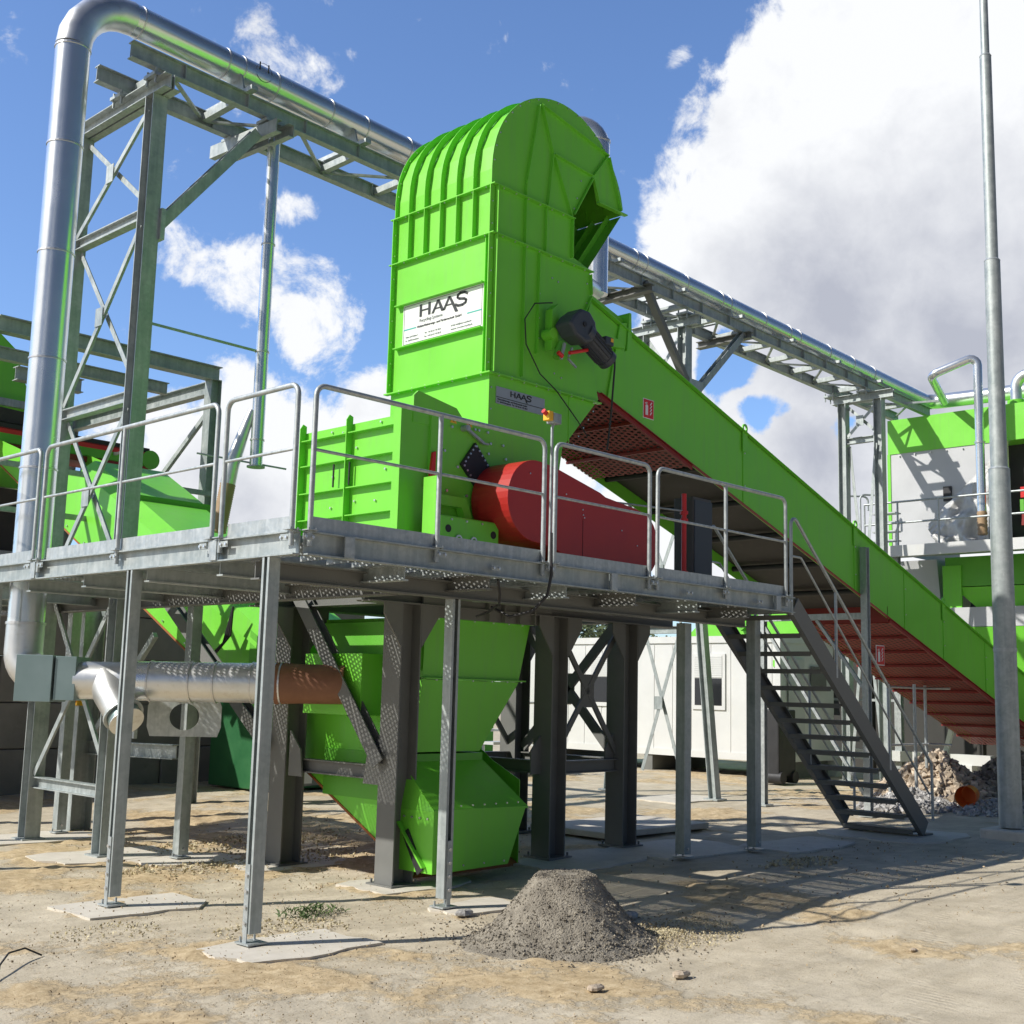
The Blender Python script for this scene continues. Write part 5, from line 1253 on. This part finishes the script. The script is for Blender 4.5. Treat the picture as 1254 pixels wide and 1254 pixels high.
# two pale stones in the foreground
def rock(x,y,s,label,mat=STONE,grp=None):
    mb=MB(); rnd=random.Random(int(x*100)); z=G(x,y)
    n=10; vs=[]
    for j in range(6):
        ph=math.pi*j/5
        for i in range(n):
            th=2*math.pi*i/n; k=1+.35*noise.noise(Vector((math.cos(th)*1.3,math.sin(th)*1.3,ph+x)))
            vs.append(V(x+s*1.5*k*math.sin(ph)*math.cos(th),y+s*.8*k*math.sin(ph)*math.sin(th),z+s*.35+s*.45*k*math.cos(ph)))
    fs=[(j*n+i,(j+1)*n+i,(j+1)*n+(i+1)%n,j*n+(i+1)%n) for j in range(5) for i in range(n)]
    mb.add(vs,fs); solo(mb,'stone',mat,label,'stone',(x,y,z),grp)
rock(6.72,5.55,.055,'pale stone lying in front of the left foot of the grey heap')
rock(7.5,5.4,.06,'pale jagged stone lying in front of the right foot of the grey heap')
rock(9.0,7.05,.08,'grey crumpled lump lying just behind the right side of the grey heap',STONEG)
rock(7.95,8.1,.07,'pale lump lying beside the foot of the front post',STONEG)
rock(9.6,4.65,.03,'small pale stone on the open yard at the lower right')
# weeds
wd=MB(); rnd=random.Random(5)
for k in range(260):
    a=rnd.uniform(0,6.28);d=rnd.random()**.6*.3;x=6.95+d*math.cos(a)*1.1;y=9.0+d*math.sin(a)*.8;L=rnd.uniform(.03,.09)
    q=V(rnd.uniform(-1,1),rnd.uniform(-1,1),rnd.uniform(.3,1.2)).normalized(); w=q.orthogonal().normalized()*L*.25
    p=V(x,y,.01+.05*(1-d/.3)*rnd.random()); wd.add([p-w,p+q*L*.5+w,p+q*L,p+w*.3],[(0,1,2,3)])
solo(wd,'weed_clump',WEED,'small green clump of weeds and litter between the front posts','plant',(6.95,9,.0))
# fallen flat slab in the shade
fs_=MB().box((12.6,10.25,.14),(14.9,11.6,.22)); 
solo(fs_,'concrete_slab',CONC,'low flat concrete slab lying in the shade behind the square posts','slab',(13.7,10.9,.14),None,.015)
# wire loop at lower left
solo(MB().tube([(3.85,8.35,.0),(3.95,8.55,.05),(4.1,8.75,.08),(4.28,8.88,.07),(4.42,8.9,.0)],.007,6),'wire_offcut',DARK,'dark bent wire sticking out of the sand at the lower left','wire',(4.1,8.6,0))
# far trees / skyline behind the yard
def tree(x,y,h,r_,seed,label):
    t=thing('tree',label,'tree',(x,y,.2),'far trees behind the yard'); rnd=random.Random(seed)
    mb=MB(); mb.tube([(x,y,.1),(x+.1,y,h*.4),(x,y+.2,h*.75)],.2,8,radii=[.25,.18,.08])
    for k in range(5):
        a=rnd.uniform(0,6.28); mb.tube([(x,y,h*.4+k*.2),(x+r_*.6*math.cos(a),y+r_*.6*math.sin(a),h*.6+k*.3)],.06,6,radii=[.08,.03])
    mb.build('trunk',BARK,t); mb=MB()
    cl=[(x+rnd.gauss(0,r_*.45),y+rnd.gauss(0,r_*.45),h*.68+rnd.gauss(0,h*.14),rnd.uniform(.3,.55)*r_) for _ in range(16)]
    for k in range(2600):
        c=rnd.choice(cl); v=V(rnd.gauss(0,1),rnd.gauss(0,1),rnd.gauss(0,1)).normalized()*c[3]*rnd.uniform(.6,1.05); p=V(*c[:3])+v
        q=V(rnd.uniform(-1,1),rnd.uniform(-1,1),rnd.uniform(-1,1)).normalized(); w=q.orthogonal().normalized(); s=rnd.uniform(.08,.18)
        mb.add([p-q*s-w*s*.5,p+q*s-w*s*.4,p+q*s*.8+w*s*.5,p-q*s*.7+w*s*.6],[(0,1,2,3)])
    mb.build('crown',FOLI,t)
tree(44,42,6.5,3,1,'leftmost far tree seen through the gap beside the grey column'); tree(48,41,6,3,2,'middle far tree seen above the green skip'); tree(54,45,7,3.2,3,'rightmost far tree peeking over the skip')

# ------------------------------------------------------------------ world: daylight sky with clouds
SUN_EL=R_(40.0); sdir=Vector((-.895,.447,0)).normalized()
SV=Vector((sdir.x*math.cos(SUN_EL),sdir.y*math.cos(SUN_EL),math.sin(SUN_EL)))
w=bpy.data.worlds.new('World'); sc.world=w; w.use_nodes=True; nt=w.node_tree; bgn=nt.nodes['Background']
sky=N(nt,'ShaderNodeTexSky'); sky.sky_type='NISHITA'; sky.sun_disc=False; sky.sun_elevation=SUN_EL
sky.sun_rotation=math.atan2(SV.x,SV.y); sky.altitude=100; sky.air_density=1.0; sky.dust_density=.6; sky.ozone_density=3.0
tc=N(nt,'ShaderNodeTexCoord'); dirv=tc.outputs['Generated']
nrmz=N(nt,'ShaderNodeVectorMath',operation='NORMALIZE'); link(nt,dirv,nrmz.inputs[0]); dirv=nrmz.outputs[0]
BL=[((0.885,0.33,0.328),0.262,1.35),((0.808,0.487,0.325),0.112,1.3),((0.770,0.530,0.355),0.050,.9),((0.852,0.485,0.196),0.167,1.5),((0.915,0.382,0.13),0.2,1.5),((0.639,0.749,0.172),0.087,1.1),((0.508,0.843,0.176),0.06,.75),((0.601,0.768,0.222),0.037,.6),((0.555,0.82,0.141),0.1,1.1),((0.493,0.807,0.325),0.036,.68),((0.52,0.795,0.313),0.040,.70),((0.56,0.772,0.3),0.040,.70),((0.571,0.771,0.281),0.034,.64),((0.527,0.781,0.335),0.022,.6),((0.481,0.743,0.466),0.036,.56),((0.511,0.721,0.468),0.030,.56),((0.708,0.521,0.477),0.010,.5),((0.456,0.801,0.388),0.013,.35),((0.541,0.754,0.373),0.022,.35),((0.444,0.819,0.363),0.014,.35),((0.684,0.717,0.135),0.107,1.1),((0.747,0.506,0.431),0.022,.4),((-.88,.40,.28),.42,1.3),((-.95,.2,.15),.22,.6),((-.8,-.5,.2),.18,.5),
]  # last three: unseen clouds added on the sun side to brighten duct reflections
def fbm(scale,detail,rough,dist=0,off=(0,0,0)):
    mp=N(nt,'ShaderNodeMapping'); mp.inputs['Location'].default_value=off; link(nt,dirv,mp.inputs['Vector'])
    return noisetex(nt,mp.outputs[0],scale,detail,rough,dist)
# warp direction a little so blob outlines billow
nz=N(nt,'ShaderNodeTexNoise'); nz.inputs['Scale'].default_value=11; nz.inputs['Detail'].default_value=8; link(nt,dirv,nz.inputs['Vector'])
sb=N(nt,'ShaderNodeVectorMath',operation='SUBTRACT'); link(nt,nz.outputs['Color'],sb.inputs[0]); sb.inputs[1].default_value=(.5,.5,.5)
sl=N(nt,'ShaderNodeVectorMath',operation='SCALE'); link(nt,sb.outputs[0],sl.inputs[0]); sl.inputs['Scale'].default_value=.085
wd_=N(nt,'ShaderNodeVectorMath',operation='ADD'); link(nt,dirv,wd_.inputs[0]); link(nt,sl.outputs[0],wd_.inputs[1]); wv=wd_.outputs[0]
def blobs(lst,soft):
    acc=None
    for c,r_,wgt in lst:
        dn=N(nt,'ShaderNodeVectorMath',operation='DISTANCE'); link(nt,wv,dn.inputs[0]); dn.inputs[1].default_value=c
        # 1 inside, falls to 0 over soft*radius (never wider than .06)
        sf=min(.055,max(.012,r_*soft))
        v=math_(nt,'MULTIPLY',math_(nt,'DIVIDE',math_(nt,'SUBTRACT',r_+sf*.5,dn.outputs['Value']),sf,clamp=True),wgt)
        acc=v if acc is None else math_(nt,'MAXIMUM',acc,v)
    return acc
den=blobs(BL,.7)
neg=blobs([((0.807,0.527,0.266),0.024,1),((0.831,0.509,0.225),0.018,.9),((0.862,0.462,0.21),0.014,.8)],1.2)
den=math_(nt,'SUBTRACT',den,math_(nt,'MULTIPLY',neg,1.9))
f1=fbm(19,10,.66,.25); 
den=math_(nt,'ADD',den,math_(nt,'MULTIPLY',math_(nt,'SUBTRACT',f1,.5),2.3))
mr=N(nt,'ShaderNodeMapRange',interpolation_type='SMOOTHSTEP'); link(nt,den,mr.inputs['Value']); mr.inputs['From Min'].default_value=.33; mr.inputs['From Max'].default_value=.80
dens=mr.outputs['Result']
# shading of the cloud: grey bellies
gb=[((0.843,0.443,0.305),0.11,1),((0.887,0.366,0.281),0.12,1),((0.855,0.487,0.177),0.08,.8),((0.552,0.824,0.128),0.07,.6),((0.88,0.409,0.242),0.09,1),((0.788,0.518,0.334),0.05,.5)]
acc=None
for c,r_,wgt in gb:
    dn=N(nt,'ShaderNodeVectorMath',operation='DISTANCE'); link(nt,wv,dn.inputs[0]); dn.inputs[1].default_value=c
    v=math_(nt,'MULTIPLY',math_(nt,'SUBTRACT',1,math_(nt,'DIVIDE',dn.outputs['Value'],r_*1.25),clamp=True),wgt)
    acc=v if acc is None else math_(nt,'MAXIMUM',acc,v)
f2=fbm(7,7,.55,.3,(3,1,2)); f3=fbm(22,6,.6,.2,(1,5,2))
shade=math_(nt,'ADD',math_(nt,'MULTIPLY',acc,1.15),math_(nt,'MULTIPLY',math_(nt,'SUBTRACT',f2,.55),1.3)); shade=math_(nt,'ADD',shade,math_(nt,'MULTIPLY',math_(nt,'SUBTRACT',f3,.5),.8),clamp=True)
ccol=mix(nt,shade,(9.8,9.95,10.2),(5.0,5.25,6.1))
# sky tint, darkened behind the camera to cut fill on shaded faces
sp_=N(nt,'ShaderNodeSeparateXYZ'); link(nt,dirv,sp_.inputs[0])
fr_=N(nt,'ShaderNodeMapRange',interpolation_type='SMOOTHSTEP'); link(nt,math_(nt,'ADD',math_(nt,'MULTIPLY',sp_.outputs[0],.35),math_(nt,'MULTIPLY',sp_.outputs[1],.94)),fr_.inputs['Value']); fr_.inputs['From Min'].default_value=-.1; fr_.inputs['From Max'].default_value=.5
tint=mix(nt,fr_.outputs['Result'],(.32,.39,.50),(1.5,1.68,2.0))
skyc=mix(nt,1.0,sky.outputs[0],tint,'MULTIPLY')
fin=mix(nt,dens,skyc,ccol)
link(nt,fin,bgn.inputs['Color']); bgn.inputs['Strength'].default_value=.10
su=bpy.data.lights.new('sun','SUN'); su.energy=5.0; su.angle=R_(.53); su.color=(1,.955,.88)
so=bpy.data.objects.new('sun',su); COL.objects.link(so); so.rotation_euler=SV.to_track_quat('Z','Y').to_euler(); so.location=(0,0,30)

# ------------------------------------------------------------------ camera
cd=bpy.data.cameras.new('camera'); co=bpy.data.objects.new('camera',cd); COL.objects.link(co)
yaw,pit,rol=R_(43.804),R_(8.324),R_(1.442)
fw=Vector((math.cos(yaw)*math.cos(pit),math.sin(yaw)*math.cos(pit),math.sin(pit))); rt=Vector((math.sin(yaw),-math.cos(yaw),0)); up=rt.cross(fw)
Rv=math.cos(rol)*rt+math.sin(rol)*up; Uv=-math.sin(rol)*rt+math.cos(rol)*up
M=Matrix(((Rv.x,Uv.x,-fw.x,0),(Rv.y,Uv.y,-fw.y,0),(Rv.z,Uv.z,-fw.z,2.0),(0,0,0,1))); co.matrix_world=M
cd.sensor_width=36; cd.sensor_fit='HORIZONTAL'; cd.lens=36*1497.86/1254; cd.clip_end=2000; cd.clip_start=.05
sc.camera=co
sc.view_settings.view_transform='Standard'; sc.view_settings.look='None'; sc.view_settings.exposure=0; sc.view_settings.gamma=1
sc.cycles.max_bounces=8; sc.cycles.transparent_max_bounces=16; sc.cycles.use_denoising=True
